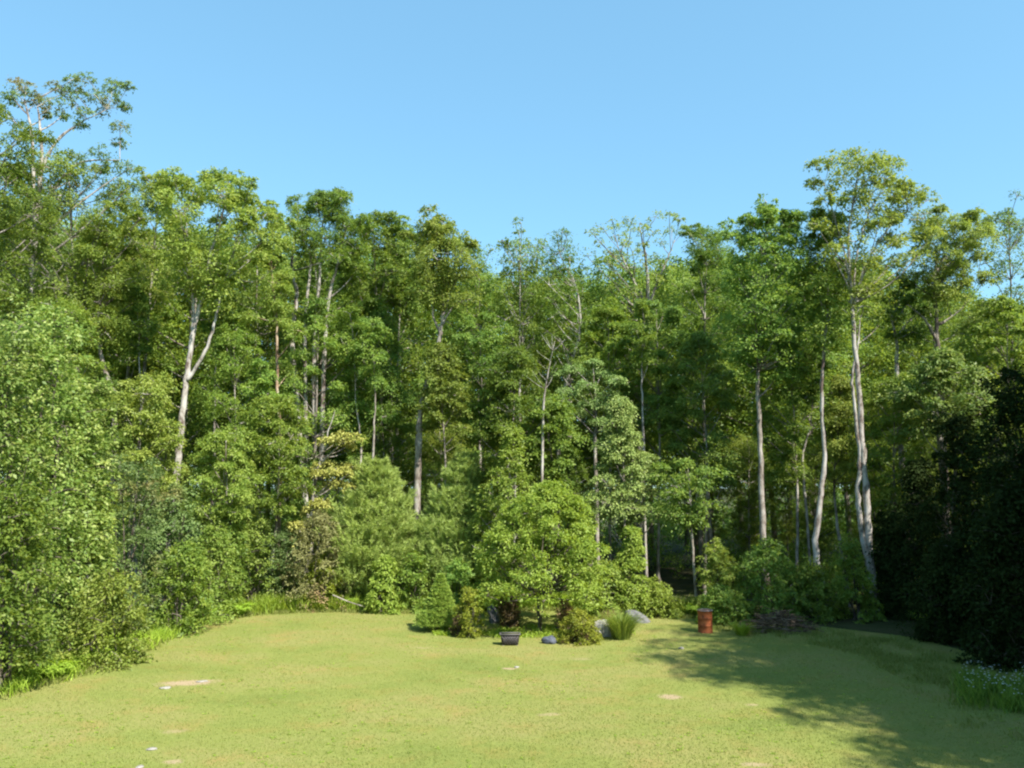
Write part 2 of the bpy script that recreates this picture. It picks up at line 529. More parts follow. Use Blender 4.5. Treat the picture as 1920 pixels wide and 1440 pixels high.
def shrub(label, base, top_py, half, leaf='leaf_light', seed=1, n=26, r=0.5, d_stretch=1.0, nspray=9, nleaf=24, L=0.11, bark='bark_dark', shape='dome',
          name='shrub', cat='shrub', px_top=None, low=0.0, group=None, tint=0.5, flat=0.8, stems=7):
    """base=(px, depth); many stems from the foot, leaves down to the ground"""
    rng = np.random.default_rng(seed * 4001 + 3)
    px, d = base
    b = Gd(px, d)
    T = P(px_top if px_top is not None else px, top_py, d)
    H = T[2] - b[2]
    hw = half * d / F
    wood, lv = Geo(), Geo()
    fn = SHAPES[shape]
    for i in range(n):
        t = low + (1 - low) * ((i + rng.random()) / n)
        R = max(hw * fn(t) - r * 0.5, 0.05)
        a = i * 2.39996 + rng.normal() * 0.3
        q = R * (0.5 + 0.5 * rng.random() ** 0.5)
        rb = r * (0.75 + 0.5 * rng.random())
        c = np.array([b[0] + (T[0] - b[0]) * t + q * math.cos(a), d + q * math.sin(a) * d_stretch, max(b[2] + rb * 0.25, b[2] + H * t - rb * 0.55)])
        leaf_blob(lv, wood, c, rb, rng, nspray, int(nleaf * (1.35 if d > 27 else 1)), L, flat, tint, tri=d > 27)
        if i % max(1, n // stems) == 0:
            a0 = b + np.array([rng.normal() * 0.12 * hw, rng.normal() * 0.12 * hw, -0.05])
            m = a0 * 0.5 + c * 0.5 + np.array([0, 0, 0.15 * H])
            wood.tube(bez(a0, m, c, 6), np.linspace(0.012 + 0.008 * H, 0.008, 6), 5, False)
        else:
            m = b * 0.45 + c * 0.55
            wood.tube(np.array([m * 0.5 + c * 0.5, c]), [0.012, 0.008], 4, False)
    o = root_at(name, b, label, cat, group)
    wood.obj('stem', M[bark], o, b, True)
    lv.obj('foliage', M[leaf], o, b)
    return o

# ------------------------------------------------------------------ ground and lawn
def lawn_left(y):
    return np.interp(y, [-12, 15, 18, 21, 23.5, 26.5, 28.5, 31, 33.5, 35.5, 37], [-16, -15.2, -14.2, -13.3, -12.4, -12.0, -12.3, -12.3, -12.1, -10.3, -8.5])
def lawn_right(y):
    return np.interp(y, [-12, 12, 18, 22, 26, 30, 33, 35, 37], [15, 15, 15.0, 15.2, 15.4, 14.4, 11.6, 7.5, 6.0])

def sheet(xs, ys, dz, grid=None):
    nx, ny = len(xs), len(ys)
    v = np.array([[x, y, gz(x, y) + dz] for y in ys for x in xs]) if grid is None else grid
    i, j = np.meshgrid(np.arange(ny - 1), np.arange(nx - 1), indexing='ij')
    i, j = i.ravel(), j.ravel()
    q = np.stack([i * nx + j, i * nx + j + 1, (i + 1) * nx + j + 1, (i + 1) * nx + j], 1)
    g = Geo()
    g.add(v, q)
    return g

gm, n_, l_, b_ = mat('forest_floor', 0.95, 0.1)
t_ = tex_noise(n_, l_, 0.6, 8, 0.7)
r_ = ramp(n_, [(0.35, (0.030, 0.040, 0.014)), (0.5, (0.055, 0.060, 0.024)), (0.65, (0.075, 0.060, 0.035))])
l_.new(t_.outputs[0], r_.inputs[0])
l_.new(r_.outputs[0], b_.inputs['Base Color'])
xs = np.concatenate([np.linspace(-700, -44, 10), np.arange(-40, 41, 2.0), np.linspace(44, 700, 10)])
ys = np.concatenate([np.linspace(-200, -24, 6), np.arange(-20, 81, 2.0), np.linspace(90, 1400, 12)])
tag(sheet(xs, ys, -0.02).obj('ground', gm, None, None, True), kind='structure')

lm, n_, l_, b_ = mat('lawn_turf', 0.9, 0.15)
lb_ = b_
ta = tex_noise(n_, l_, 0.22, 5, 0.6, (1, 1.5, 1))
ra = ramp(n_, [(0.30, (0.145, 0.178, 0.041)), (0.46, (0.184, 0.205, 0.051)), (0.60, (0.217, 0.211, 0.067)), (0.75, (0.201, 0.222, 0.053))])
l_.new(ta.outputs[0], ra.inputs[0])
tb = tex_noise(n_, l_, 9.0, 6, 0.75)
rb_ = ramp(n_, [(0.3, (0.86, 0.88, 0.84)), (0.7, (1.10, 1.08, 1.08))])
l_.new(tb.outputs[0], rb_.inputs[0])
tcx = tex_noise(n_, l_, 0.9, 4, 0.6)
rc_ = ramp(n_, [(0.50, (1, 1, 1)), (0.70, (1.14, 0.95, 1.0))])
l_.new(tcx.outputs[0], rc_.inputs[0])
mu = n_.new('ShaderNodeMix'); mu.data_type = 'RGBA'; mu.blend_type = 'MULTIPLY'; mu.inputs[0].default_value = 1
l_.new(ra.outputs[0], mu.inputs[6]); l_.new(rb_.outputs[0], mu.inputs[7])
mu2 = n_.new('ShaderNodeMix'); mu2.data_type = 'RGBA'; mu2.blend_type = 'MULTIPLY'; mu2.inputs[0].default_value = 1
l_.new(mu.outputs[2], mu2.inputs[6]); l_.new(rc_.outputs[0], mu2.inputs[7])
l_.new(mu2.outputs[2], b_.inputs['Base Color'])
bp = n_.new('ShaderNodeBump'); bp.inputs['Strength'].default_value = 0.6; bp.inputs['Distance'].default_value = 0.04
l_.new(tb.outputs[0], bp.inputs['Height']); l_.new(bp.outputs[0], b_.inputs['Normal'])
ysl = np.arange(-12, 37.01, 0.5)
us = np.linspace(0, 1, 60)
gv = []
rl = np.random.default_rng(5)
for y in ysl:
    a, bb = lawn_left(y), lawn_right(y)
    for u in us:
        x = a + (bb - a) * u
        yy = y + (0.35 * math.sin(x * 1.7) if y > 36 else 0)
        gv.append([x, yy, gz(x, yy) + 0.004])
tag(sheet(us, ysl, 0, np.array(gv)).obj('lawn', lm, None, None, True), kind='structure')

# bare patches of worn soil: colour of the lawn sheet itself
patches = [(350, 1281, 0.85, 0.34, 0.35), (955, 1254, 0.26, 0.18, 0), (1259, 1307, 0.36, 0.30, 0.1), (1030, 1340, 0.34, 0.16, 0.2), (324, 1429, 0.20, 0.15, 0.3), (325, 1372, 0.3, 0.16, 0.4), (1410, 1322, 0.2, 0.13, 0), (1415, 1434, 0.3, 0.15, 0), (1090, 1236, 0.4, 0.2, 0), (790, 1215, 0.3, 0.2, 0)]
patches = [(*G(a, b)[:2], c, d, e) for a, b, c, d, e in patches]
tcs = n_.new('ShaderNodeTexCoord')
nz = tex_noise(n_, l_, 4.0, 5, 0.7)
acc = None
for k, (pxx, pyy, rx, ry, rot) in enumerate(patches):
    m1 = n_.new('ShaderNodeMapping'); m1.vector_type = 'TEXTURE'
    m1.inputs['Location'].default_value = (pxx, pyy, 0); m1.inputs['Rotation'].default_value = (0, 0, rot); m1.inputs['Scale'].default_value = (rx, ry, 1000)
    l_.new(tcs.outputs['Object'], m1.inputs[0])
    ln = n_.new('ShaderNodeVectorMath'); ln.operation = 'LENGTH'; l_.new(m1.outputs[0], ln.inputs[0])
    ad = n_.new('ShaderNodeMath'); ad.operation = 'MULTIPLY_ADD'; ad.inputs[1].default_value = 1.6; l_.new(nz.outputs[0], ad.inputs[0]); l_.new(ln.outputs['Value'], ad.inputs[2])
    mrr = n_.new('ShaderNodeMapRange'); mrr.inputs[1].default_value = 1.95; mrr.inputs[2].default_value = 1.35; mrr.inputs[4].default_value = [0.95, 0.9, 0.9, 0.5, 0.8, 0.4, 0.5, 0.7, 0.35, 0.3][k]
    l_.new(ad.outputs[0], mrr.inputs[0])
    if acc is None: acc = mrr.outputs[0]
    else:
        mm = n_.new('ShaderNodeMath'); mm.operation = 'MAXIMUM'; l_.new(acc, mm.inputs[0]); l_.new(mrr.outputs[0], mm.inputs[1]); acc = mm.outputs[0]
sr_ = ramp(n_, [(0.3, (0.25, 0.20, 0.11)), (0.7, (0.40, 0.29, 0.19))])
l_.new(tb.outputs[0], sr_.inputs[0])
mu3 = n_.new('ShaderNodeMix'); mu3.data_type = 'RGBA'
l_.new(acc, mu3.inputs[0]); l_.new(mu2.outputs[2], mu3.inputs[6]); l_.new(sr_.outputs[0], mu3.inputs[7])
l_.new(mu3.outputs[2], lb_.inputs['Base Color'])

# short blades over the lawn
def scatter_lawn(n, seed):
    rng = np.random.default_rng(seed)
    y0, y1 = 14.2, 36.6
    u = rng.random(n)
    y = 1 / (1 / y0 + u * (1 / y1 - 1 / y0))
    a, b = lawn_left(y), lawn_right(y)
    x = a + (b - a) * rng.random(n)
    keep = np.abs(x) < y * 0.66 + 0.6
    for (cx_, cy_, rx, ry, rot) in patches:
        X = (x - cx_) * math.cos(rot) + (y - cy_) * math.sin(rot)
        Y = -(x - cx_) * math.sin(rot) + (y - cy_) * math.cos(rot)
        keep &= rng.random(n) < np.clip(np.hypot(X / rx, Y / ry) * 0.9 - 0.1, 0.12, 1)
    return x[keep], y[keep], rng
vgz = np.vectorize(gz)
x, y, rng = scatter_lawn(170000, 3)
z = vgz(x, y) + 0.002
p = np.stack([x, y, z], 1)
clump = np.sin(x * 2.1 + np.sin(y * 1.3) * 2) * np.sin(y * 1.7 + np.sin(x * 0.9) * 2)
ti = np.clip(0.5 + 0.14 * clump + rng.normal(size=len(x)) * 0.14, 0, 1)
dr = unit(np.stack([rng.normal(size=len(x)) * 0.5, rng.normal(size=len(x)) * 0.5, np.ones(len(x))], 1))
g = Geo()
g.spikes(p, dr, (0.024 + 0.024 * rng.random(len(x))) * (1 + 0.25 * clump), 0.018, ti, rng)
M['turf'] = leaf_mat('turf_blades', (0.128, 0.164, 0.031), (0.184, 0.211, 0.050), (0.247, 0.266, 0.084), trans=0.3, rough=0.6)
tag(g.obj('lawn_grass', M['turf']), 'short mown yellow green grass over the lawn', 'grass', kind='stuff')

# clover, plantain and taller tufts in the turf
wx, wy, wr = scatter_lawn(2800, 9)
keepw = (np.sin(wx * 0.8 + 1) * np.sin(wy * 0.6) + wr.normal(size=len(wx)) * 0.5) > 0.25
wx, wy = wx[keepw], wy[keepw]
wp = np.repeat(np.stack([wx, wy, vgz(wx, wy) + 0.012], 1), 5, 0)
wa = wr.random(len(wp)) * 6.283
g = Geo()
g.leaves(wp + wr.normal(size=wp.shape) * [0.03, 0.03, 0.004], np.stack([np.cos(wa), np.sin(wa), 0.35 + 0 * wa], 1), np.repeat(np.array([[0, 0, 1.0]]), len(wp), 0), 0.05, 0.03, np.clip(0.5 + wr.normal(size=len(wp)) * 0.2, 0, 1), tri=True)
tag(g.obj('lawn_weeds', M['fern']), 'clover and small weeds growing in the mown lawn', 'weeds', kind='stuff')

# long grass and ferns where the lawn meets the woods
def blades(name, label, cat, pts, h, w, m, seed, lean=0.35):
    rng = np.random.default_rng(seed)
    n = len(pts)
    d1 = unit(np.stack([rng.normal(size=n) * lean, rng.normal(size=n) * lean, np.ones(n)], 1))
    hh = h * (0.45 + 0.75 * rng.random(n))
    d2 = unit(d1 + np.stack([rng.normal(size=n) * lean * 1.6, rng.normal(size=n) * lean * 1.6, -0.15 * np.ones(n)], 1))
    s = unit(np.cross(d1, rng.normal(size=(n, 3))))
    m1 = pts + d1 * (hh * 0.6)[:, None]
    tip = m1 + d2 * (hh * 0.5)[:, None]
    W = w * (0.7 + 0.6 * rng.random(n))[:, None]
    v = np.stack([pts - s * W * 0.5, pts + s * W * 0.5, m1 + s * W * 0.4, m1 - s * W * 0.4, tip], 1).reshape(-1, 3)
    o = np.arange(n)[:, None] * 5
    ti = np.clip(0.5 + rng.normal(size=n) * 0.25, 0, 1)
    g = Geo()
    g.add(v, o + np.array([[0, 1, 2, 3]]), o + np.array([[3, 2, 4]]), ti, ti)
    return tag(g.obj(name, m), label, cat, kind='stuff')

def band(path, width, n, seed, clumpy=0.5):
    """points scattered along a polyline of ground points"""
    rng = np.random.default_rng(seed)
    path = np.array(path, float)
    seg = np.linalg.norm(np.diff(path[:, :2], axis=0), axis=1)
    cum = np.concatenate([[0], np.cumsum(seg)])
    nc = max(8, int(n / 40))
    uc = rng.random(nc) * cum[-1]
    oc = rng.random(nc) * width
    k = rng.integers(0, nc, n)
    u = np.clip(uc[k] + rng.normal(size=n) * 0.22, 0, cum[-1])
    o = oc[k] + rng.normal(size=n) * 0.16
    x = np.interp(u, cum, path[:, 0]); y = np.interp(u, cum, path[:, 1])
    e = 0.05
    tx = np.interp(np.clip(u + e, 0, cum[-1]), cum, path[:, 0]) - np.interp(np.clip(u - e, 0, cum[-1]), cum, path[:, 0])
    ty = np.interp(np.clip(u + e, 0, cum[-1]), cum, path[:, 1]) - np.interp(np.clip(u - e, 0, cum[-1]), cum, path[:, 1])
    ln = np.hypot(tx, ty) + 1e-9
    x = x - ty / ln * o; y = y + tx / ln * o
    return np.stack([x, y, vgz(x, y)], 1)

back_edge = [(-12.3, 33.0), (-10.8, 35.0), (-8.5, 36.2), (-4, 36.6), (0, 36.6), (4, 36.4), (6.5, 35.6), (9.0, 34.4)]
left_edge = [(-16, 12), (-14.6, 17), (-13.4, 20.8), (-12.5, 23.2), (-12.1, 26.0), (-12.2, 28.0), (-12.4, 31.0), (-12.2, 33.2)]
blades('tall_grass', 'long bright green grass along the far edge of the lawn', 'grass', band(back_edge, 1.8, 15000, 11), 0.72, 0.035, M['grass_long'], 21)
blades('tall_grass', 'long grass and weeds along the left bank of the lawn', 'grass', band(left_edge, 1.5, 13000, 12), 0.42, 0.030, M['grass_long'], 22)
blades('tall_grass', 'fringe of grass where the mown lawn frays on the left', 'grass', band([(a - 0.0, b) for a, b in left_edge], 0.35, 9000, 13), 0.16, 0.022, M['turf'], 23)
blades('tall_grass', 'fringe of grass where the mown lawn ends at the back', 'grass', band([(a, b - 0.35) for a, b in back_edge], 0.5, 9000, 14), 0.18, 0.022, M['turf'], 24)
right_pts = band([(13.3, 18), (13.6, 22), (14.2, 26), (13.4, 30), (11, 33), (9, 34.4)], 3.0, 11000, 15)
blades('tall_grass', 'shaded long grass along the right edge of the lawn', 'grass', right_pts, 0.15, 0.02, M['turf'], 25)

def fern(pts, name, label, h, seed, m, kind='stuff', nf=9):
    rng = np.random.default_rng(seed)
    g = Geo()
    for p in pts:
        a0 = rng.random() * 6
        for k in range(nf):
            a = a0 + k * 2 * math.pi / nf + rng.normal() * 0.2
            out = np.array([math.cos(a), math.sin(a), 0])
            H = h * (0.7 + 0.5 * rng.random())
            c = bez(p, p + out * H * 0.35 + np.array([0, 0, H]), p + out * H * 0.95 + np.array([0, 0, H * 0.62]), 9)
            side = np.cross(out, [0, 0, 1])
            for sgn in (-1, 1):
                w = H * 0.22 * np.sin(np.linspace(0.25, 3.0, 8))
                pp = c[1:]
                tt = np.repeat(side[None] * sgn, 8, 0) + out * 0.35
                g.leaves(pp, tt, np.repeat(np.array([[0, 0, 1.0]]), 8, 0) + out * 0.4, w + 0.02, H * 0.09, np.clip(0.5 + rng.normal(size=8) * 0.15 + np.linspace(-0.2, 0.3, 8), 0, 1))
    return tag(g.obj(name, m), label, 'ferns', kind=kind)
fern(np.vstack([band(back_edge[:4], 1.3, 75, 31), band(back_edge[3:], 1.3, 50, 33)]), 'fern_bed', 'bright green ferns growing in the long grass at the back of the lawn', 0.6, 41, M['fern'])
fern(band(left_edge[2:6], 1.2, 70, 32), 'fern_bed', 'bright green ferns on the left bank below the shrubs', 0.5, 42, M['fern'])

# ------------------------------------------------------------------ tall trees, left to right
B = broad
B('tallest airy tree at the left with bare pale limbs against the sky', (60, 37), r0=0.24, bark='bark_pale', seed=1, leaf='leaf_dull', r=0.75,
  trunks=[[(60, None), (50, 800), (62, 500), (78, 300), (70, 200)], [(76, 330), (98, 275), (150, 230)], [(66, 420), (58, 250), (45, 185)], [(84, 300), (120, 250), (200, 205)], [(70, 400), (140, 310), (225, 300)]],
  extra=[(32, 160, 22), (50, 165, 20), (75, 190, 22), (30, 190, 18), (120, 175, 22), (135, 150, 16), (165, 148, 20), (140, 190, 24), (180, 180, 18), (195, 205, 22), (215, 160, 18), (240, 160, 12), (225, 240, 20), (210, 170, 16), (118, 215, 14), (160, 215, 18), (185, 285, 24), (215, 300, 28), (240, 318, 24), (190, 325, 28), (105, 165, 18), (100, 195, 20), (150, 235, 16), (205, 190, 20), (235, 200, 12), (225, 268, 16), (22, 178, 16), (88, 215, 12), (145, 300, 26), (250, 345, 16), (60, 178, 16), (140, 170, 18), (5, 205, 14)], crown=(620, 320, 70, 70, 90), n=18, nspray=11, nleaf=26)
B('dense bushy tree cut by the left edge of the picture, below the airy crown', (-30, 33), crown=(640, 215, -40, -20, 125), n=46, r=1.15, seed=2, leaf='leaf', r0=0.22, shape='vase')
B('broad light green tree left of the forked trunk tree, under the airy limbs', (150, 38), crown=(640, 305, 110, 130, 150), n=60, r=1.1, seed=3, leaf='leaf_light', r0=0.2, shape='vase')
B('feathery tree between the airy limbs and the forked trunk tree', (262, 41), crown=(600, 335, 250, 300, 70), n=30, r=1.0, seed=4, leaf='leaf_light', shape='oval')
B('tall tree with a pale trunk that forks in two, left of the centre', (328, 36.5), r0=0.175, bark='bark_pale', seed=5, leaf='leaf_light', shape='vase',
  trunks=[[(322, None), (330, 905), (338, 820), (348, 720), (356, 660), (370, 590), (384, 540), (396, 470), (412, 420), (425, 360)], [(350, 715), (376, 675), (398, 625), (412, 560), (428, 500), (452, 430)], [(362, 625), (362, 560), (358, 480), (345, 400)]],
  crown=(545, 335, 395, 400, 118), n=44, r=0.95, extra=[(395, 330, 22), (430, 335, 24), (465, 370, 20), (340, 345, 22), (500, 400, 22), (310, 350, 14)])
B('slim leafy tree with a grey leaning trunk at the left', (225, 38), r0=0.17, trunks=[[(228, None), (216, 780), (205, 720), (188, 655), (186, 560), (200, 450)]], crown=(640, 400, 190, 215, 75), n=26, r=0.95, seed=6, leaf='leaf')
B('slender tree with an orange bare stem rising through green leaves', (530, 39), bark='bark_orange', r0=0.10, seed=7, leaf='leaf_light',
  trunks=[[(530, None), (527, 850), (520, 740), (520, 640), (516, 570), (509, 490), (512, 440)]], crown=(600, 408, 515, 520, 42), n=18, r=0.8, extra=[(470, 590, 26), (560, 620, 28), (540, 700, 24, 1.0)])
B('tall round headed tree with several slim white stems left of the sky gap', (600, 41), bark='bark_pale', r0=0.17, seed=8, leaf='leaf',
  trunks=[[(590, None), (560, 800), (548, 640), (556, 560), (547, 500), (552, 440), (560, 400)], [(575, 900), (572, 620), (582, 500), (580, 440)], [(590, 900), (590, 640), (598, 530), (604, 440), (610, 390)], [(600, 900), (612, 600), (632, 500), (650, 420)]],
  crown=(500, 365, 615, 615, 92), n=34, r=0.95, shape='dome', extra=[(560, 380, 22), (600, 372, 20), (640, 372, 22), (680, 410, 20), (700, 430, 16)])
B('green forest tree right of the slim white stems', (705, 43), crown=(640, 400, 700, 700, 75), n=38, r=1.0, seed=9, leaf='leaf', r0=0.17)
B('tree with a pointed dark green top at the middle of the skyline', (752, 44), crown=(600, 425, 755, 755, 45), n=24, r=0.85, seed=10, leaf='leaf_deep', r0=0.15)
B('tall tree with a spread of bare forked limbs, just left of the middle', (783, 39.5), r0=0.19, bark='bark_grey', seed=11, leaf='leaf_light',
  trunks=[[(778, None), (784, 860), (788, 780), (800, 720), (822, 640), (830, 590), (832, 520), (820, 430)], [(828, 610), (850, 575), (882, 560)], [(830, 600), (842, 560), (855, 520)], [(826, 625), (812, 590), (815, 540)]],
  crown=(560, 412, 830, 820, 62), n=32, r=0.9, shape='oval', extra=[(812, 425, 18), (885, 455, 14), (760, 440, 14)])
B('airy thin topped tree beside the blue gap in the skyline', (905, 45), crown=(660, 455, 900, 890, 42), n=24, r=0.9, seed=12, leaf='leaf', r0=0.14, nleaf=18)
B('fine leaved tree on the skyline right of the blue gap', (985, 44), crown=(680, 445, 975, 975, 62), n=36, r=0.95, seed=13, leaf='leaf_light', r0=0.16, nleaf=20, bark='bark_pale')
B('forest tree with a leaning thin trunk, second right of the blue gap', (1040, 43), bark='bark_pale', r0=0.13, crown=(700, 455, 1065, 1045, 55), n=30, r=0.9, seed=14, leaf='leaf', nleaf=20,
  trunks=[[(1035, None), (1050, 800), (1068, 690), (1088, 620), (1080, 540), (1050, 480)]])
B('wide see-through crown standing above the skyline, right of the middle', (1195, 45), r0=0.2, seed=15, leaf='leaf_light', nleaf=16, nspray=8, r=0.75,
  trunks=[[(1195, None), (1200, 760), (1205, 640), (1215, 560), (1210, 480), (1200, 430)], [(1212, 580), (1245, 500), (1265, 450)], [(1210, 570), (1175, 500), (1150, 440)]],
  crown=(600, 450, 1195, 1195, 85), n=26, extra=[(1110, 437, 15), (1130, 428, 16), (1150, 422, 18), (1178, 412, 16), (1200, 418, 20), (1230, 406, 18), (1255, 402, 15), (1275, 412, 12), (1260, 430, 18), (1225, 435, 20), (1160, 440, 18), (1125, 455, 14), (1285, 430, 12), (1100, 480, 22), (1140, 490, 22)])
B('bushy dark tree with a rounded top, next to the wide see-through crown', (1330, 43), crown=(700, 430, 1325, 1325, 62), n=36, r=1.0, seed=16, leaf='leaf', r0=0.17)
B('tree of deep green foliage on a bare pale trunk, right of the middle', (1430, 36.5), r0=0.17, bark='bark_grey', seed=17, leaf='leaf_deep',
  trunks=[[(1434, None), (1432, 1020), (1428, 920), (1424, 800), (1420, 700), (1430, 600), (1440, 480)]], crown=(690, 400, 1430, 1440, 95), n=58, r=0.95, shape='oval', extra=[(1400, 412, 16), (1445, 400, 18), (1490, 405, 16), (1365, 440, 18), (1380, 660, 26), (1475, 640, 26)])
B('slim straight tree with a bright bare trunk, left neighbour of the tallest right tree', (1537, 35.5), r0=0.15, bark='bark_pale', seed=18, leaf='leaf',
  trunks=[[(1532, None), (1530, 1040), (1538, 940), (1545, 860), (1540, 740), (1546, 640), (1552, 560), (1548, 440)]], crown=(640, 400, 1545, 1530, 48), n=24, r=0.85)
B('tallest tree on the right with twin bare pale trunks and a tufted crown', (1625, 34.5), r0=0.17, bark='bark_pale', seed=19, leaf='leaf_light', r=0.8, crown=(560, 335, 1600, 1640, 84), n=30, shape='vase',
  trunks=[[(1640, None), (1630, 1040), (1626, 940), (1618, 860), (1612, 760), (1606, 690), (1600, 620), (1596, 540), (1590, 450), (1600, 380), (1610, 330)],
          [(1622, None), (1616, 1000), (1608, 920), (1612, 860), (1602, 760), (1598, 700), (1610, 640), (1612, 600)],
          [(1600, 560), (1606, 480), (1630, 400), (1660, 350)], [(1600, 580), (1622, 500), (1665, 430), (1710, 390)], [(1597, 540), (1582, 470), (1562, 400), (1545, 340)]],
  extra=[(1530, 310, 20), (1525, 345, 16), (1545, 375, 18), (1560, 300, 24), (1590, 296, 26), (1620, 292, 26), (1650, 298, 26), (1675, 310, 22), (1580, 330, 28), (1620, 330, 30), (1660, 335, 28), (1600, 370, 26), (1640, 375, 28), (1690, 350, 22), (1720, 360, 24), (1740, 375, 22), (1700, 395, 28), (1665, 410, 24), (1570, 410, 20), (1735, 410, 26), (1570, 440, 22), (1630, 430, 22), (1690, 440, 26), (1555, 470, 22), (1750, 440, 22), (1720, 480, 24), (1680, 490, 22, 1.0), (1640, 540, 18, 1.0), (1530, 420, 20), (1560, 350, 22), (1610, 310, 24), (1640, 310, 24), (1760, 395, 14)], nspray=13, nleaf=30)
B('light green tree with upswept limbs right of the tufted crown', (1758, 37), r0=0.16, seed=20, leaf='leaf_light', bark='bark_grey',
  trunks=[[(1762, None), (1760, 760), (1757, 650), (1756, 590), (1752, 520), (1770, 440)], [(1757, 640), (1735, 600), (1700, 570)], [(1758, 610), (1790, 590), (1820, 560)]],
  crown=(560, 400, 1765, 1785, 78), n=34, r=0.9, shape='vase', extra=[(1830, 440, 16), (1800, 425, 16), (1840, 480, 20), (1700, 520, 22), (1850, 520, 20)])
B('airy tree at the right edge with sky showing through it', (1890, 38), crown=(660, 395, 1885, 1890, 62), n=26, r=0.85, seed=21, leaf='leaf', r0=0.15, nleaf=18, extra=[(1890, 400, 14), (1915, 430, 18)])
B('short broken pale trunk with leafy shoots, right of the twin trunk tree', (1688, 38), r0=0.16, bark='bark_pale', seed=22, leaf='leaf', trunks=[[(1692, None), (1686, 800), (1680, 640), (1672, 600)]], crown=(640, 520, 1690, 1690, 50), n=12, r=0.8)
B('pale green tree low behind the right edge of the woods', (1850, 41), crown=(760, 560, 1850, 1850, 70), n=26, r=1.0, seed=23, leaf='leaf_light', r0=0.14)

# understory trees, left to right
u = [
 ('layered green tree behind the pale glossy tree, at the left', 120, 34, (900, 560, 110, 70), 'leaf', 30),
 ('mid green tree in front of the leaning grey trunk', 190, 34.5, (860, 690, 180, 62), 'leaf', 20),
 ('leafy young tree left of the forked trunk, hiding its neighbours', 275, 35, (960, 700, 270, 60), 'leaf_light', 24),
 ('horizontal layered tree right of the forked trunk', 440, 38, (900, 590, 440, 72), 'leaf', 30),
 ('dark green young tree between forked trunk and orange stem', 420, 35.5, (1010, 800, 425, 60), 'leaf_light', 22),
 ('bluish green layered tree under the slim white stems', 590, 41, (860, 560, 600, 88), 'leaf_deep', 40),
 ('layered tree right below the orange stem', 515, 37, (960, 740, 525, 62), 'leaf', 24),
 ('deep green tree left of the bare forked limbs', 700, 42.5, (800, 560, 700, 72), 'leaf_deep', 32),
 ('green sprays of a young tree left of the short grey trunk', 722, 42, (880, 700, 715, 50), 'leaf', 18),
 ('yellowish layered tree beside the bare forked limbs', 835, 38.8, (800, 640, 828, 46), 'leaf_light', 20),
 ('dense dark tree right of the bare forked limbs', 905, 40, (820, 590, 900, 62), 'leaf_deep', 28),
 ('rounded green tree at the middle of the woods', 965, 38.5, (900, 650, 965, 78), 'leaf', 36),
 ('arching green tree above the black hollow, right of the pointed young tree', 1030, 38, (900, 740, 1025, 62), 'leaf', 24),
 ('tall dull green tree between the leaning trunk and the see-through crown', 1140, 43, (760, 560, 1140, 66), 'leaf', 28),
 ('forest tree under the see-through crown', 1230, 42, (800, 560, 1230, 72), 'leaf_deep', 34),
 ('dark understory tree left of the deep green tree', 1310, 40, (900, 620, 1310, 70), 'leaf_deep', 34),
 ('young shaded tree right of the deep green tree trunk', 1470, 38, (900, 640, 1480, 58), 'leaf', 26),
 ('lit young tree between the slim trunk and the twin trunks', 1575, 38, (900, 700, 1580, 45), 'leaf_light', 20),
 ('green tree right of the twin trunks', 1680, 36, (960, 700, 1675, 62), 'leaf', 28),
 ('pale leaved bush-like tree catching the sun near the right edge', 1765, 33.5, (800, 655, 1765, 78), 'leaf_silver', 26),
 ('green tree at the right edge above the dark conifers', 1880, 35, (800, 560, 1885, 75), 'leaf', 30),
]
for i, (lab, px, d, (pb, pt, pc, hw), lf, n) in enumerate(u):
    B(lab, (px, d), crown=(pb, pt, px, pc, hw * 1.2), n=int(n * 1.15), r=0.85, seed=50 + i, leaf=lf, r0=0.11, bark='bark_grey', flat=0.4, shape=['oval', 'dome'][i % 2], L=0.102)

# thin bare trunks that catch the light in the gaps
thin = [
 ('thin pale trunk in the gap just right of the forked trunk', 402, 38.4, [(404, None), (402, 800), (404, 700), (412, 600)], 600),
 ('short lit trunk low in the gap left of the golden tiered pine', 490, 37.6, [(488, None), (488, 900), (487, 820), (492, 720)], 730),
 ('thin grey trunk in the dark gap above the first young pine', 668, 40.6, [(672, None), (676, 860), (668, 760), (662, 640)], 640),
 ('slender pale trunk in the dark gap, left of the short thick one', 702, 39.6, [(702, None), (700, 860), (703, 760), (700, 660)], 650),
 ('thin bare trunk behind the pale feathery conifer', 1205, 40.0, [(1204, None), (1206, 820), (1203, 700), (1208, 600)], 620),
 ('leaning thin trunk in the shade right of the slim bright trunk', 1512, 38.0, [(1500, None), (1506, 880), (1518, 800), (1530, 700)], 700),
 ('grey pole-like trunk behind the leaning grey trunk at the left', 262, 38.6, [(262, None), (264, 780), (262, 690), (258, 600)], 600),
]
for i, (lab, px, d, tr, ty) in enumerate(thin):
    B(lab, (px, d), trunks=[tr], crown=(ty + 60, ty - 60, tr[-1][0], tr[-1][0], 34), n=8, r=0.6, seed=260 + i, leaf=['leaf', 'leaf_deep'][i % 2], r0=0.075, bark=['bark_pale', 'bark_grey'][i % 2])
sg = Gd(1012, 37.0)
o = root_at('dead_snag', sg, 'white leaning dead tree top with bare twigs, left of the olive tiered pine', 'dead tree')
rs = np.random.default_rng(5)
sp = smooth_path([np.zeros(3), P(1018, 800, 37) - sg, P(1024, 720, 37) - sg, P(1040, 640, 37) - sg], 14)
g = Geo(); g.tube(sp, np.linspace(0.08, 0.012, 14), 6); g.obj('trunk', M['bark_pale'], o, None, True)
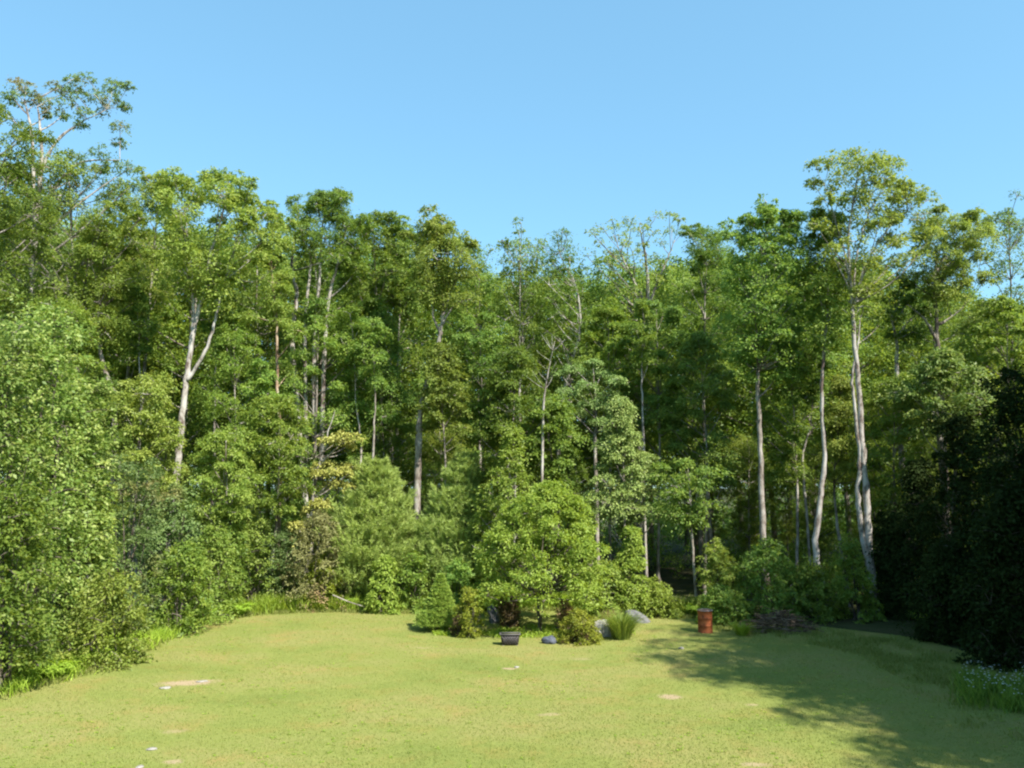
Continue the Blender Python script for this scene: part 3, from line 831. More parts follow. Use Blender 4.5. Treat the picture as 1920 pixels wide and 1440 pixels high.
for k in range(16):
    j = rs.integers(8, 13)
    e = sp[j] + np.array([rs.normal() * 0.5, rs.normal() * 0.4, 0.35 + 0.5 * rs.random()])
    g = Geo(); g.tube(bez(sp[j], (sp[j] + e) / 2 + [0, 0, -0.08], e, 4), np.linspace(0.016, 0.005, 4), 4); g.obj('twig', M['bark_pale'], o)

# maple sapling in the hollow
B('green sapling with a thin pale trunk in front of the black hollow', (1298, 36), r0=0.07, bark='bark_grey', seed=80, leaf='leaf_deep', trunks=[[(1298, None), (1297, 1000), (1294, 930), (1290, 880)]], crown=(980, 862, 1290, 1285, 72), shape='vase', n=16, r=0.8, flat=0.35)
# pines
conifer('fluffy young pine left of the gap among the young pines', (702, 38.2), (704, 872), 96, leaf='needle_soft', seed=1, whorls=24, per=11, rise=0.85, jitter=0.25, tufts=26, nneedle=11, L=0.20, W=0.035, power=0.68)
conifer('fluffy young pine behind the rounded lawn tree, right of the gap', (858, 38.8), (872, 862), 92, leaf='needle_soft', seed=2, whorls=24, per=11, rise=0.85, jitter=0.25, tufts=26, nneedle=11, L=0.20, W=0.035, power=0.68)
B('leaning pine with golden tiers of needles, left of the young pines', (578, 37.6), name='pine_tree', r0=0.10, seed=203, leaf='needle_gold', bark='bark_pale', L=0.10, nspray=16, nleaf=48, flat=0.25,
  trunks=[[(572, None), (588, 925), (604, 850), (628, 770)]], extra=[(650, 818, 24, -.3), (622, 824, 20, .2), (640, 832, 22, 0), (610, 870, 22, .3), (635, 882, 26, -.3), (655, 876, 20, .2), (600, 886, 16, -.3), (625, 908, 24, 0), (650, 910, 18, .2), (600, 945, 22, -.3), (585, 955, 18, .2), (560, 985, 22, -.3), (600, 985, 24, 0), (575, 1010, 24, -.3)])
B('pine with flat olive green tiers, upper right of the middle', (1118, 40.5), name='pine_tree', r0=0.12, seed=204, leaf='needle', bark='bark_grey', L=0.10, nspray=16, nleaf=46, flat=0.28,
  trunks=[[(1118, None), (1116, 850), (1118, 770), (1112, 690)]], extra=[(1078, 692, 26), (1128, 700, 24), (1150, 712, 22), (1100, 722, 26), (1068, 735, 26), (1140, 742, 26), (1110, 758, 28), (1160, 768, 20), (1085, 775, 26), (1060, 760, 18), (1125, 790, 22), (1112, 680, 16), (1050, 700, 14)])
B('pale feathery conifer with a bare lower trunk, right of the rounded lawn tree', (1172, 37), name='larch_tree', crown=(960, 742, 1168, 1162, 84), shape='cone', n=46, r=0.8, seed=205, leaf='needle_pale', bark='bark_grey', r0=0.1, L=0.095, nspray=14, nleaf=46, flat=0.42,
  extra=[(1130, 965, 26), (1210, 955, 28), (1185, 972, 20), (1110, 930, 20), (1232, 900, 18), (1215, 860, 20)])
B('small bright green conifer-like tree at the left lip of the black hollow', (1178, 35.2), name='hemlock_tree', crown=(1125, 985, 1175, 1186, 50), shape='cone', n=34, r=0.45, seed=206, leaf='leaf_lime', L=0.09, nspray=10, nleaf=34, flat=0.4, r0=0.05)
# birch-like young tree and the rounded tree of the bed
B('young tree with a pointed top directly behind the rounded lawn tree', (958, 36.2), crown=(1040, 798, 935, 962, 80), shape='cone', n=60, r=0.62, seed=90, leaf='leaf_lime', r0=0.08, L=0.11, nspray=9, nleaf=24)
B('rounded lawn tree with a slim trunk standing in the garden bed', (1011, 32.2), r0=0.08, bark='bark_dark', seed=91, leaf='leaf_lime', L=0.10, flat=0.8, shape='dome',
  trunks=[[(1011, None), (1009, 1120), (1014, 1060), (1020, 990)], [(1012, 1080), (995, 1050), (975, 1000)], [(1012, 1085), (1035, 1050), (1060, 1000)]],
  crown=(1108, 905, 1002, 1030, 130), n=100, r=0.58, nspray=12, nleaf=38, extra=[(1050, 935, 22), (1080, 960, 20), (1075, 940, 14), (915, 1060, 22), (1110, 1060, 22), (905, 1035, 18), (1120, 1030, 18)])

# ------------------------------------------------------------------ shrubs and young trees of the left bank
sh = [
 # label, px, d, top, half, leaf, n, r, L, seed, shape
 ('tall tree with pale glossy leaves cut by the left edge of the picture', -10, 23.0, 585, 105, 'leaf_silver', 70, 0.85, 0.13, 1, 'column', 'broadleaf_tree', 'tree'),
 ('tall tree with pale glossy leaves beside the left edge, reaching over the bank', 75, 25.0, 570, 95, 'leaf_silver', 70, 0.85, 0.13, 2, 'oval', 'broadleaf_tree', 'tree'),
 ('glossy leaved tree right of the tall pale one on the left bank', 150, 27.5, 700, 70, 'leaf_silver', 44, 0.8, 0.13, 3, 'oval', 'broadleaf_tree', 'tree'),
 ('dense dark based shrub at the lower left corner of the woods', 30, 21.8, 900, 90, 'leaf', 36, 0.65, 0.12, 4, 'dome', 'shrub', 'shrub'),
 ('grey green willow-like shrub rising above the left bank', 250, 30, 845, 62, 'leaf_dull', 34, 0.6, 0.10, 5, 'oval', 'shrub', 'shrub'),
 ('spreading grey green bush behind the lowest left shrub', 175, 28.5, 880, 55, 'leaf_light', 30, 0.6, 0.11, 6, 'dome', 'shrub', 'shrub'),
 ('low light green shrub leaning over the lawn on the left bank', 215, 25.4, 1068, 78, 'leaf_light', 40, 0.45, 0.10, 7, 'dome', 'shrub', 'shrub'),
 ('green shrub arching over the dark hollow by the lawn', 350, 31.0, 1010, 62, 'leaf', 34, 0.5, 0.10, 8, 'dome', 'shrub', 'shrub'),
 ('leafy shrub right of the dark hollow on the left', 405, 33.3, 985, 50, 'leaf_light', 30, 0.5, 0.10, 9, 'dome', 'shrub', 'shrub'),
 ('grey green shrub under the forked trunk tree', 335, 33.5, 905, 62, 'leaf_dull', 34, 0.6, 0.11, 10, 'dome', 'shrub', 'shrub'),
 ('tall green shrub right of the forked trunk base', 425, 35.2, 935, 52, 'leaf', 30, 0.55, 0.11, 11, 'dome', 'shrub', 'shrub'),
 ('mixed green shrub at the back of the lawn, left of the brown one', 485, 36.8, 960, 48, 'leaf_light', 28, 0.55, 0.11, 12, 'dome', 'shrub', 'shrub'),
 ('thin olive shrub with yellowing leaves below the orange stem', 535, 37.2, 985, 40, 'leaf_dull', 26, 0.5, 0.10, 13, 'oval', 'shrub', 'shrub'),
 ('tan brown withering evergreen left of the first young pine', 600, 36.9, 955, 66, 'needle_tan', 46, 0.5, 0.085, 14, 'dome', 'shrub', 'shrub'),
 ('yellow green weedy bush in front of the brown shrub', 610, 37, 1035, 46, 'leaf_yellowgreen', 22, 0.4, 0.10, 15, 'dome', 'shrub', 'shrub'),
 ('small lime green maple at the foot of the first young pine', 722, 36.2, 1040, 36, 'leaf_lime', 20, 0.4, 0.12, 16, 'cone', 'shrub', 'shrub'),
 ('low green bush between the two fluffy young pines', 778, 36.8, 1030, 36, 'leaf', 18, 0.4, 0.11, 17, 'dome', 'shrub', 'shrub'),
 ('dark green sprawling bush behind the dwarf spruce', 860, 35.8, 1045, 44, 'leaf_deep', 22, 0.45, 0.11, 18, 'dome', 'shrub', 'shrub'),
 ('bright green bush right of the rounded lawn tree', 1140, 34.6, 1050, 46, 'leaf_light', 28, 0.42, 0.10, 19, 'dome', 'shrub', 'shrub'),
 ('lime green low bush between the boulders and the rusty barrel', 1225, 35.2, 1085, 44, 'leaf_lime', 26, 0.38, 0.10, 20, 'dome', 'shrub', 'shrub'),
 ('bright green bush at the foot of the sapling', 1345, 35.2, 1015, 44, 'leaf_light', 26, 0.42, 0.11, 21, 'dome', 'shrub', 'shrub'),
 ('bluish green rounded bush at the foot of the deep green tree', 1435, 34.6, 1012, 62, 'leaf_deep', 38, 0.5, 0.11, 22, 'dome', 'shrub', 'shrub'),
 ('shaded low bush above the brush pile', 1515, 34, 1050, 46, 'leaf', 24, 0.45, 0.11, 23, 'dome', 'shrub', 'shrub'),
 ('half shaded bush under the twin pale trunks', 1590, 33.8, 1010, 42, 'leaf', 22, 0.45, 0.11, 24, 'dome', 'shrub', 'shrub'),
 ('dark shrub right behind the rusty barrel', 1350, 33.4, 1095, 46, 'leaf_deep', 22, 0.38, 0.10, 25, 'dome', 'shrub', 'shrub'),
 ('pale pointed conifer-like shrub beside the forked trunk base', 290, 33.8, 870, 30, 'leaf_dull', 20, 0.42, 0.09, 26, 'cone', 'shrub', 'shrub'),
]
for (lab, px, d, top, half, lf, n, r, L, seed, shp, nm, ct) in sh:
    if ct == 'tree':
        o = shrub(lab, (px, d), top, half, lf, 100 + seed, n, r, L=L, shape=shp, name=nm, cat=ct, nspray=12, nleaf=26, low=0.05)
        for c in o.children:
            c.name = 'trunk' if c.name.startswith('stem') else 'crown'
    else:
        shrub(lab, (px, d), top, half, lf, 100 + seed, n, r, L=L, shape=shp, name=nm, cat=ct, low=0.16 if seed == 4 else 0)

# garden bed plants
conifer('dwarf conical spruce at the left end of the garden bed', (822, 32.0), (826, 1078), 36, leaf='needle_blue', seed=30, whorls=26, per=16, rise=0.35, tufts=16, nneedle=7, L=0.06, W=0.022, power=0.85, name='dwarf_spruce', r0=0.04, jitter=0.04)
shrub('upright shrub with yellow green tips beside the dwarf spruce', (882, 30.9), 1102, 27, 'leaf_yellowgreen', 201, 26, 0.25, L=0.06, nspray=8, nleaf=22, shape='oval')
shrub('low dark leaved plant at the foot of the dwarf spruce', (862, 31.0), 1150, 17, 'leaf_bronze', 202, 12, 0.18, L=0.05)
shrub('round shrub with bronze inner leaves and lime tips in the bed', (1085, 29.9), 1142, 40, 'leaf_yellowgreen', 203, 44, 0.24, L=0.055, nspray=8, nleaf=24, bark='stick', stems=20)
shrub('bronze leaved low bush buried in the round lime tipped shrub', (1080, 29.8), 1172, 28, 'leaf_bronze', 207, 10, 0.22, L=0.055, nspray=8, nleaf=18, bark='stick', stems=20)
shrub('dark brown leaved shrub in the shade under the rounded lawn tree', (955, 32.6), 1112, 19, 'leaf_bronze', 204, 18, 0.25, L=0.07, shape='column')
shrub('dry rust brown shrub behind the round lime tipped one', (1058, 31.9), 1120, 18, 'leaf_rust', 205, 16, 0.22, L=0.06)
shrub('trailing green plant in front of the low dark stone', (1046, 30.1), 1183, 18, 'leaf_yellowgreen', 206, 12, 0.14, L=0.05)
bedpts = band([(-2.9, 30.9), (-1.0, 31.0), (1.0, 30.9), (3.0, 30.5), (4.6, 31.0)], 1.9, 4200, 55)
blades('bed_plants', 'low green ground cover inside the garden bed', 'ground cover', bedpts, 0.2, 0.035, M['grass_long'], 56, 0.7)

def blade_clump(label, px, d, h, r, n, seed, m='grass_long', name='ornamental_grass', w=0.014):
    b = Gd(px, d)
    rng = np.random.default_rng(seed)
    a = rng.random(n) * 6.283
    q = r * 0.35 * np.sqrt(rng.random(n))
    p = np.stack([np.cos(a) * q, np.sin(a) * q, np.zeros(n)], 1)
    out = np.stack([np.cos(a), np.sin(a), np.zeros(n)], 1)
    hh = h * (0.6 + 0.5 * rng.random(n))[:, None]
    sp = (r * (0.2 + 0.9 * rng.random(n)))[:, None]
    m1 = p + out * sp * 0.35 + np.array([0, 0, 0.62]) * hh
    tip = p + out * sp + np.array([0, 0, 0.95]) * hh
    s = unit(np.cross(out, [0, 0, 1]) + rng.normal(size=(n, 3)) * 0.3)
    v = np.stack([p - s * w * 0.5, p + s * w * 0.5, m1 + s * w * 0.5, m1 - s * w * 0.5, tip], 1).reshape(-1, 3)
    o_ = np.arange(n)[:, None] * 5
    ti = np.clip(0.5 + rng.normal(size=n) * 0.25, 0, 1)
    g = Geo()
    g.add(v, o_ + np.array([[0, 1, 2, 3]]), o_ + np.array([[3, 2, 4]]), ti, ti)
    o = g.obj(name, M[m])
    o.location = tuple(b)
    return tag(o, label, 'plant')
blade_clump('tall fountain of ornamental grass at the right end of the bed', 1160, 30.2, 1.0, 0.8, 620, 61, 'leaf_light', w=0.02)
blade_clump('dry pinkish grass clump behind the pale boulder', 1140, 31.8, 0.8, 0.45, 350, 62, 'leaf_rust')
blade_clump('sunlit grass tuft right of the rusty barrel', 1378, 30.6, 0.5, 0.5, 320, 63)
blade_clump('lit grass patch under the dark conifers', 1722, 32.0, 0.55, 0.8, 500, 64)

# ------------------------------------------------------------------ rocks
def rock_mat(name, c1, c2):
    m, n, l, b = mat(name, 0.85, 0.2)
    t = tex_noise(n, l, 6, 8, 0.7)
    r = ramp(n, [(0.35, c1), (0.62, c2)])
    l.new(t.outputs[0], r.inputs[0]); l.new(r.outputs[0], b.inputs['Base Color'])
    bp = n.new('ShaderNodeBump'); bp.inputs['Strength'].default_value = 0.5; bp.inputs['Distance'].default_value = 0.03
    l.new(t.outputs[0], bp.inputs['Height']); l.new(bp.outputs[0], b.inputs['Normal'])
    return m
M['rock_pale'] = rock_mat('pale_rock', (0.220, 0.200, 0.181), (0.399, 0.374, 0.348))
M['rock_stone'] = rock_mat('weathered_stone', (0.15, 0.14, 0.12), (0.30, 0.28, 0.25))
M['rock_grey'] = rock_mat('grey_rock', (0.068, 0.068, 0.072), (0.180, 0.176, 0.176))
M['rock_dark'] = rock_mat('dark_rock', (0.035, 0.04, 0.05), (0.10, 0.11, 0.14))
import bmesh
def rock(label, p, size, m, seed, rot=0, name='boulder', sink=0.25, tilt=0):
    bm = bmesh.new()
    bmesh.ops.create_icosphere(bm, subdivisions=4, radius=1)
    for v in bm.verts:
        q = v.co
        k = 1 + 0.32 * mnoise.noise(q * 1.1 + Vector((seed * 3.1, 0, 0))) + 0.12 * mnoise.noise(q * 3 + Vector((0, seed, 0))) + 0.04 * mnoise.noise(q * 8)
        v.co = q * k
        v.co = Vector((v.co.x * size[0], v.co.y * size[1], v.co.z * size[2]))
    me = bpy.data.meshes.new(name)
    bm.to_mesh(me); bm.free()
    me.materials.append(M[m])
    for f in me.polygons: f.use_smooth = True
    o = link(name, me)
    o.location = (p[0], p[1], gz(p[0], p[1]) + size[2] * (1 - 2 * sink))
    o.rotation_euler = (0, tilt, rot)
    return tag(o, label, 'rock')
rock('pale grey boulder between the round shrub and the ornamental grass', G(1128, 1193), (0.36, 0.3, 0.42), 'rock_pale', 1, 0.3, tilt=0.4)
rock('grey boulder behind the ornamental grass, near the lime green bush', G(1196, 1166), (0.5, 0.38, 0.27), 'rock_grey', 2, -0.2, tilt=0.3)
rock('dark bluish slab of rock standing in shade under the rounded tree', G(926, 1168), (0.22, 0.18, 0.50), 'rock_grey', 3, 0.2, tilt=-0.35)
rock('low dark rounded stone in front of the bed', G(1031, 1206), (0.27, 0.22, 0.17), 'rock_dark', 4, 0.2)
rock('small pale stone lying in the lower left of the lawn', G(284, 1406), (0.10, 0.07, 0.03), 'rock_stone', 5, 0.4, 'stone')
rock('pale stone cut by the bottom edge of the lawn', G(262, 1440), (0.08, 0.07, 0.03), 'rock_stone', 6, 0, 'stone')
rock('white stone at the left tip of the long soil patch', G(309, 1291), (0.15, 0.1, 0.035), 'rock_stone', 7, 0.3, 'stone')
rock('flat pale stone along the right end of the long soil patch', G(378, 1279), (0.16, 0.06, 0.03), 'rock_stone', 8, 0.4, 'stone')
rock('white stone on the small soil patch in mid lawn', G(969, 1252), (0.08, 0.06, 0.035), 'rock_stone', 9, 0.1, 'stone')
rock('tiny pale stone on the lawn in front of the barrel', G(1277, 1217), (0.09, 0.07, 0.05), 'rock_stone', 10, 0, 'stone')

# ------------------------------------------------------------------ planter box
def box_mesh(g, c, s, taper=1.0):
    """box centred in x,y with foot at c.z; taper = top scale"""
    x, y, z = s[0] / 2, s[1] / 2, s[2]
    b = [(-x / taper, -y / taper, 0), (x / taper, -y / taper, 0), (x / taper, y / taper, 0), (-x / taper, y / taper, 0)]
    t = [(-x, -y, z), (x, -y, z), (x, y, z), (-x, y, z)]
    v = np.array(b + t) + np.asarray(c)
    q = np.array([[0, 3, 2, 1], [4, 5, 6, 7], [0, 1, 5, 4], [1, 2, 6, 5], [2, 3, 7, 6], [3, 0, 4, 7]])
    g.add(v, q)
pm, n_, l_, b_ = mat('dark_plastic', 0.55, 0.4)
t_ = tex_noise(n_, l_, 14, 4); r_ = ramp(n_, [(0.3, (0.018, 0.015, 0.017)), (0.7, (0.035, 0.029, 0.032))])
l_.new(t_.outputs[0], r_.inputs[0]); l_.new(r_.outputs[0], b_.inputs['Base Color'])
rm, n_, l_, b_ = mat('worn_rim', 0.6, 0.4); b_.inputs['Base Color'].default_value = (0.10, 0.09, 0.09, 1)
wm, n_, l_, b_ = mat('wood_slat', 0.8, 0.2)
t_ = tex_noise(n_, l_, 10, 5, 0.6, (0.2, 1, 1)); r_ = ramp(n_, [(0.3, (0.05, 0.04, 0.036)), (0.7, (0.11, 0.09, 0.08))])
l_.new(t_.outputs[0], r_.inputs[0]); l_.new(r_.outputs[0], b_.inputs['Base Color'])
pb = G(956, 1211); pb[1] += 0.15
o = root_at('planter_box', (pb[0], pb[1], gz(pb[0], pb[1])), 'dark tapered planter box with crisscross sides standing on the lawn before the bed', 'planter')
o.rotation_euler = (0, 0, 0.05)
g = Geo(); box_mesh(g, (0, 0, 0.03), (0.68, 0.34, 0.36), 1.18); g.obj('body', pm, o)
g = Geo()
for (x, y, sx, sy) in ((0, -0.185, 0.74, 0.05), (0, 0.185, 0.74, 0.05), (-0.345, 0, 0.05, 0.318), (0.345, 0, 0.05, 0.318)):
    box_mesh(g, (x, y, 0.375), (sx, sy, 0.035))
g.obj('rim', rm, o)
for k in range(7):
    for sg in (-1, 1):
        x0 = -0.27 + k * 0.09
        a = np.array([max(-0.29, min(0.29, x0 - sg * 0.12)), -0.152, 0.05]); c = np.array([max(-0.31, min(0.31, x0 + sg * 0.12)), -0.176, 0.36])
        g = Geo(); g.tube(np.array([a, c]), [0.008, 0.008], 4); g.obj('slat', rm, o)
g = Geo(); box_mesh(g, (0, 0, 0.391), (0.64, 0.30, 0.006)); so = g.obj('soil', gm, o)
for x in (-0.24, 0.24):
    for y in (-0.11, 0.11):
        g = Geo(); box_mesh(g, (x, y, -0.02), (0.06, 0.06, 0.05)); g.obj('foot', rm, o)

# ------------------------------------------------------------------ rusty barrel
bmz, n_, l_, b_ = mat('rusty_steel', 0.8, 0.3)
t_ = tex_noise(n_, l_, 4.5, 8, 0.7); r_ = ramp(n_, [(0.32, (0.07, 0.022, 0.010)), (0.5, (0.26, 0.066, 0.020)), (0.68, (0.36, 0.110, 0.038))])
l_.new(t_.outputs[0], r_.inputs[0]); l_.new(r_.outputs[0], b_.inputs['Base Color'])
am, n_, l_, b_ = mat('ash_soot', 0.95, 0.1); b_.inputs['Base Color'].default_value = (0.02, 0.02, 0.02, 1)
gm2, n_, l_, b_ = mat('galvanised_grate', 0.4, 0.6); b_.inputs['Base Color'].default_value = (0.34, 0.35, 0.36, 1); b_.inputs['Metallic'].default_value = 0.6
bp_ = G(1326, 1188); bp_[1] += 0.28
o = root_at('rusty_barrel', (bp_[0], bp_[1], gz(bp_[0], bp_[1])), 'rust red steel burn barrel with a pale grate on top, in the shade', 'barrel')
prof = [(0.0, 0.292), (0.02, 0.292), (0.03, 0.283), (0.27, 0.283), (0.285, 0.294), (0.30, 0.294), (0.315, 0.283), (0.56, 0.283), (0.575, 0.294), (0.59, 0.294), (0.605, 0.283), (0.84, 0.283), (0.85, 0.293), (0.87, 0.293), (0.88, 0.286), (0.875, 0.272), (0.60, 0.272)]
g = Geo(); k = 36; a = np.arange(k) * 2 * math.pi / k
v = np.array([[r_b * math.cos(q), r_b * math.sin(q), z] for z, r_b in prof for q in a])
i, j = np.meshgrid(np.arange(len(prof) - 1), np.arange(k), indexing='ij'); i, j = i.ravel(), j.ravel()
g.add(v, np.stack([i * k + j, i * k + (j + 1) % k, (i + 1) * k + (j + 1) % k, (i + 1) * k + j], 1)); g.obj('drum', bmz, o, None, True)
g = Geo(); v = np.vstack([[[0, 0, 0.62]], [[0.2715 * math.cos(q), 0.2715 * math.sin(q), 0.60] for q in a]]); g.add(v, None, np.array([[0, 1 + i, 1 + (i + 1) % k] for i in range(k)])); g.obj('ash', am, o)
for k2 in range(9):
    x = -0.24 + k2 * 0.06
    h = math.sqrt(max(0.31 ** 2 - x * x, 0.01))
    g = Geo(); g.tube(np.array([[x, -h, 0.892], [x, h, 0.892]]), [0.008, 0.008], 5); g.obj('grate_bar', gm2, o)
g = Geo(); g.tube(np.array([[0.31 * math.cos(q), 0.31 * math.sin(q), 0.892] for q in np.linspace(0, 2 * math.pi, 25)]), [0.011] * 25, 5, False); g.obj('grate_ring', gm2, o)

o.scale = (0.95, 0.95, 0.92)
# ------------------------------------------------------------------ brush pile, fallen logs, cut sticks
rng = np.random.default_rng(77)
c = G(1475, 1190); c[1] += 0.8
o = root_at('brush_pile', (c[0], c[1], gz(c[0], c[1])), 'low heap of grey cut branches in the shade right of the barrel', 'brush pile')
cnt = 0
for k in range(230):
    a = rng.random() * 6.283; q = math.sqrt(rng.random())
    x, y = 1.5 * q * math.cos(a), 0.75 * q * math.sin(a)
    top = 0.85 * (1 - q ** 1.6)
    z = top * (0.3 + 0.7 * rng.random()) + 0.03
    th = rng.normal() * 0.7; ln = 0.35 + 0.6 * rng.random()
    dv = np.array([math.cos(th), math.sin(th), rng.normal() * 0.18])
    p0 = np.array([x, y, z]) - dv * ln / 2; p1 = np.array([x, y, z]) + dv * ln / 2
    p0[2] = max(p0[2], 0.015); p1[2] = max(p1[2], 0.015)
    md = (p0 + p1) / 2 + rng.normal(size=3) * 0.05; md[2] = max(md[2], 0.015)
    r0 = 0.008 + 0.018 * rng.random()
    g = Geo(); g.tube(bez(p0, md, p1, 4), np.linspace(r0, r0 * 0.45, 4), 4); g.obj('stick', M['stick'], o)

def log(label, pts, r0, m='bark_pale', name='fallen_branch', cat='branch'):
    pts = np.array(pts, float)
    g = Geo(); g.tube(smooth_path(pts, 12), np.linspace(r0, r0 * 0.5, 12), 7)
    b = pts[0]
    ob = g.obj(name, M[m], None, b, True)
    ob.location = tuple(b)
    return tag(ob, label, cat)
a, b2 = Gd(632, 35.9), Gd(690, 35.7)
log('pale fallen branch lying in the long grass at the back of the lawn', [a + [0, 0, 0.75], (a + b2) / 2 + [0, 0, 0.5], b2 + [0, 0, 0.32]], 0.035, 'bark_grey')
a, b2 = G(275, 1180), G(305, 1200)
log('short pale stick on the lawn below the dark hollow', [a + [0, 0, 0.3], (a + b2) / 2 + [0, 0, 0.2], b2 + [0, 0, 0.04]], 0.03)
b2 = G(336, 1184)
log('thin pale stem standing in the mouth of the dark hollow', [b2 + [0, 0, -0.05], b2 + [-0.12, 0.05, 0.5], b2 + [-0.25, 0.1, 1.1]], 0.03, name='bare_stem')
o = root_at('dead_branch_tangle', G(290, 1186) + [0, 0.4, 0], 'spray of bare brown twigs sticking out over the dark hollow', 'branches')
for k in range(14):
    z0 = 0.3 + 0.1 * k * (0.6 + 0.4 * rng.random())
    p0 = np.array([-0.5 + rng.normal() * 0.15, 0, z0]); p1 = p0 + np.array([0.9 + 0.7 * rng.random(), rng.normal() * 0.3 - 0.2, 0.2 + 0.05 * k * rng.random() * 1.6])
    g = Geo(); g.tube(bez(p0, (p0 + p1) / 2 + [0, 0, -0.05], p1, 5), np.linspace(0.016, 0.006, 5), 4); g.obj('twig', M['bark_orange'] if k < 4 else M['bark_grey'], o)

# white flowering weeds in the shade on the right
wmx, n_, l_, b_ = mat('white_petals', 0.7, 0.2); b_.inputs['Base Color'].default_value = (0.75, 0.75, 0.74, 1)
pts = band([(11.6, 19.2), (12.3, 20.5), (12.9, 22.2)], 2.6, 1900, 71)
pts[:, 0] += 1.9
blades('weed_patch', 'tall weeds in shade by the right edge of the lawn', 'weeds', np.repeat(pts, 3, 0) + np.random.default_rng(3).normal(size=(5700, 3)) * [0.05, 0.05, 0], 0.5, 0.025, M['leaf'], 72, 0.3)
g = Geo(); rr = np.random.default_rng(73)
pf = pts[rr.integers(0, len(pts), 260)] + np.stack([rr.normal(size=260) * 0.08, rr.normal(size=260) * 0.08, 0.42 + 0.3 * rr.random(260)], 1)
for k in range(6):
    a = k * math.pi / 3
    t = np.repeat(np.array([[math.cos(a), math.sin(a), 0.15]]), 260, 0)
    g.leaves(pf, t, np.repeat(np.array([[0, 0, 1.0]]), 260, 0) + rr.normal(size=(260, 3)) * 0.1, 0.03, 0.018, np.full(260, 0.5))
tag(g.obj('wildflowers', wmx), 'small white wildflowers on the shaded weeds at the right', 'flowers', kind='stuff')

# ------------------------------------------------------------------ dark conifers at the right
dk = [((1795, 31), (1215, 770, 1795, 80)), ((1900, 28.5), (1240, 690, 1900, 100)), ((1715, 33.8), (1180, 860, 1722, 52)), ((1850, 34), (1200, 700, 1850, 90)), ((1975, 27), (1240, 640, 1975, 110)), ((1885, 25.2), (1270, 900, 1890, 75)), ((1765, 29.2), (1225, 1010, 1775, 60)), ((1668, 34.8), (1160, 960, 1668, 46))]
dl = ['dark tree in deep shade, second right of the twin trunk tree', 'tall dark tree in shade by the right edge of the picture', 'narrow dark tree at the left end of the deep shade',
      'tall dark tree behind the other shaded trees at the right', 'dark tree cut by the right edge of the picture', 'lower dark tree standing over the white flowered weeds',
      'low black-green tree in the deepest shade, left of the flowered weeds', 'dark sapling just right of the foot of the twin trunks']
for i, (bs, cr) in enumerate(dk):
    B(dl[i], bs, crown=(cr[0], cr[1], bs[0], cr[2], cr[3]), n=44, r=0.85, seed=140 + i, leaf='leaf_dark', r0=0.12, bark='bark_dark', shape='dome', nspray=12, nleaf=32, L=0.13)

# ------------------------------------------------------------------ shared trees: the wood behind, and the wood to the right that casts the shade
def tree_data(seed, H, hw, n, leaf, dark=False):
    rng = np.random.default_rng(seed)
    wood, lv = Geo(), Geo()
    path = smooth_path([[0, 0, -0.2], [rng.normal() * 0.2, rng.normal() * 0.2, H * 0.5], [rng.normal() * 0.4, rng.normal() * 0.4, H * 0.95]], 12)
    rad = 0.17 * (1 - 0.85 * np.linspace(0, 1, 12))
    wood.tube(path, rad, 7)
    for i in range(n):
        t = (i + rng.random()) / n
        R = hw * SHAPES['oval'](t)
        a = i * 2.4 + rng.normal() * 0.3
        q = R * (0.3 + 0.7 * rng.random() ** 0.5)
        c = np.array([q * math.cos(a), q * math.sin(a), H * (0.30 + 0.68 * t) - 0.3])
        j = int(np.argmin(np.abs(path[:, 2] - (c[2] - 0.6 * q))))
        wood.tube(bez(path[j], (path[j] + c) / 2 - [0, 0, 0.2], c, 5), np.linspace(0.05, 0.015, 5), 4, False)
        leaf_blob(lv, wood, c, 1.15 * (0.75 + 0.5 * rng.random()), rng, 12, 44, 0.145, 0.6, 0.5, twigs=False)
    a, b = wood.mesh('trunk'), lv.mesh('crown')
    a.materials.append(M['bark_grey']); b.materials.append(M[leaf])
    return a, b
data = [tree_data(900 + i, 17.5, 2.7, 44, ['leaf', 'leaf_deep', 'leaf', 'leaf_light'][i]) for i in range(4)]
def copy_tree(k, x, y, s, rz, label, group):
    o = root_at('broadleaf_tree', (x, y, gz(x, y)), label, 'tree', group)
    o.rotation_euler = (0, 0, rz)
    o.scale = (s, s, s)
    link('trunk', data[k][0], o); link('crown', data[k][1], o)
    return o
rr = random.Random(4)
for row, (yy, step) in enumerate([(48, 3.6), (54, 3.8), (62, 4.2), (71, 4.8)]):
    half = yy * 0.70
    x = -half + rr.random() * step
    while x < half:
        px = CX + x / yy * F
        ht = float(np.interp(px, [-100, 200, 400, 620, 900, 1100, 1230, 1440, 1600, 1750, 2000], [330, 410, 410, 450, 500, 480, 470, 450, 460, 510, 560]))
        ztop = P(px, ht + rr.random() * 40, yy)[2]
        copy_tree(rr.randrange(4), x, yy + rr.uniform(-1.4, 1.4), max(0.55, ztop / 17.5), rr.random() * 6.28, 'green tree deep in the wood, seen only between the trees in front', 'trees filling the wood behind')
        x += step * rr.uniform(0.8, 1.2)
edge = [(-3, 19.5), (3.6, 19.6), (6, 18.8), (9, 20.0), (13, 19.4), (16.5, 16.8), (20, 17.5), (24, 20.9), (28, 25.0), (31, 26.8), (35, 28.5), (39, 31)]
yy, cnt = -3.0, 0
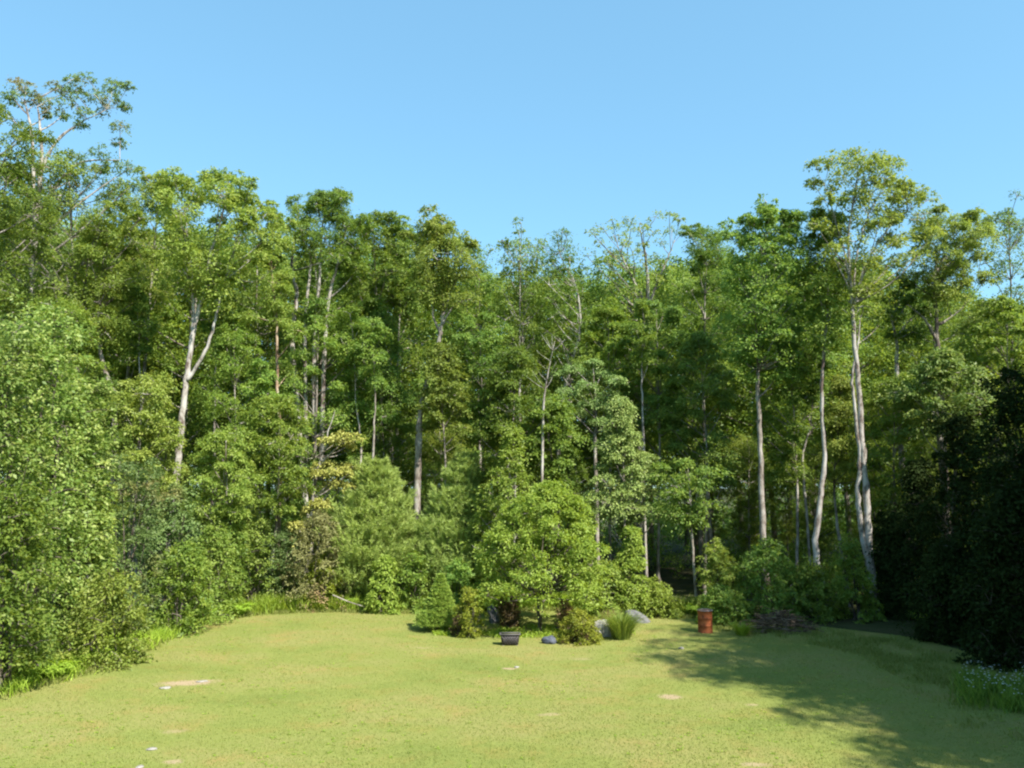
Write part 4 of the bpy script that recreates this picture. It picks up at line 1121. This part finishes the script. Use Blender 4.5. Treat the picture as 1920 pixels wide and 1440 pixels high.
while yy < 40:
    x0 = float(np.interp(yy, [e[0] for e in edge], [e[1] for e in edge]))
    for k in range(4):
        x = x0 + k * 2.9 + rr.uniform(-0.4, 0.4)
        if x < 33:
            copy_tree((cnt * 7 + k) % 4, x, yy + rr.uniform(-0.7, 0.7), rr.uniform(0.95, 1.1) * (1 if yy < 25 else 0.8), rr.random() * 6.28, 'leafy tree of the wood beyond the right edge that shades the lawn', 'trees along the right side of the yard')
            if k % 2 == 0:
                copy_tree((cnt * 5 + k) % 4, x + 1.4, yy + 1.2, rr.uniform(0.5, 0.65), rr.random() * 6.28, 'leafy tree of the wood beyond the right edge that shades the lawn', 'trees along the right side of the yard')
        cnt += 1
    yy += 2.6

for row, (yy, step) in enumerate([(41.5, 3.4), (44.5, 3.6), (51, 4.2)]):
    x = -yy * 0.68 + rr.random() * step
    while x < yy * 0.68:
        pxx = CX + x / yy * F
        if not (yy < 47 and (1110 < pxx < 1330 or 630 < pxx < 745)):
          copy_tree(rr.randrange(4), x, yy + rr.uniform(-1, 1), rr.uniform(0.38, 0.55), rr.random() * 6.28, 'young green tree under the tall crowns, seen only in the gaps between trunks', 'young trees under the wood behind')
        x += step * rr.uniform(0.75, 1.25)

# low growth on the forest floor, too mixed to count
rng = np.random.default_rng(88)
g = Geo(); dummy = Geo()
for k in range(800):
    y = 38.5 + 34 * rng.random() ** 1.3
    x = (rng.random() * 2 - 1) * y * 0.68
    if y < 50 and (1110 < CX + x / y * F < 1330 or 630 < CX + x / y * F < 745): continue
    c = np.array([x, y, gz(x, y) + 0.3 + 1.6 * rng.random() ** 1.5])
    leaf_blob(g, dummy, c, 0.8 + 0.5 * rng.random(), rng, 7, 20, 0.15, 0.7, 0.5, twigs=False, tri=True)
tag(g.obj('undergrowth', M['leaf_deep']), 'mixed green undergrowth on the shaded forest floor', 'undergrowth', kind='stuff')
# far edge of the wood that closes the view
g = Geo()
for k in range(1150):
    y = 84 + 14 * rng.random(); x = (rng.random() * 2 - 1) * y * 0.85
    c = np.array([x, y, 0.3 + 13.5 * rng.random() ** 1.5])
    leaf_blob(g, dummy, c, 2.2, rng, 6, 14, 0.42, 0.7, 0.4, twigs=False, tri=True)
tag(g.obj('distant_woodland', M['leaf_deep']), 'far mass of woodland closing the view behind the trees', 'woodland', kind='stuff')
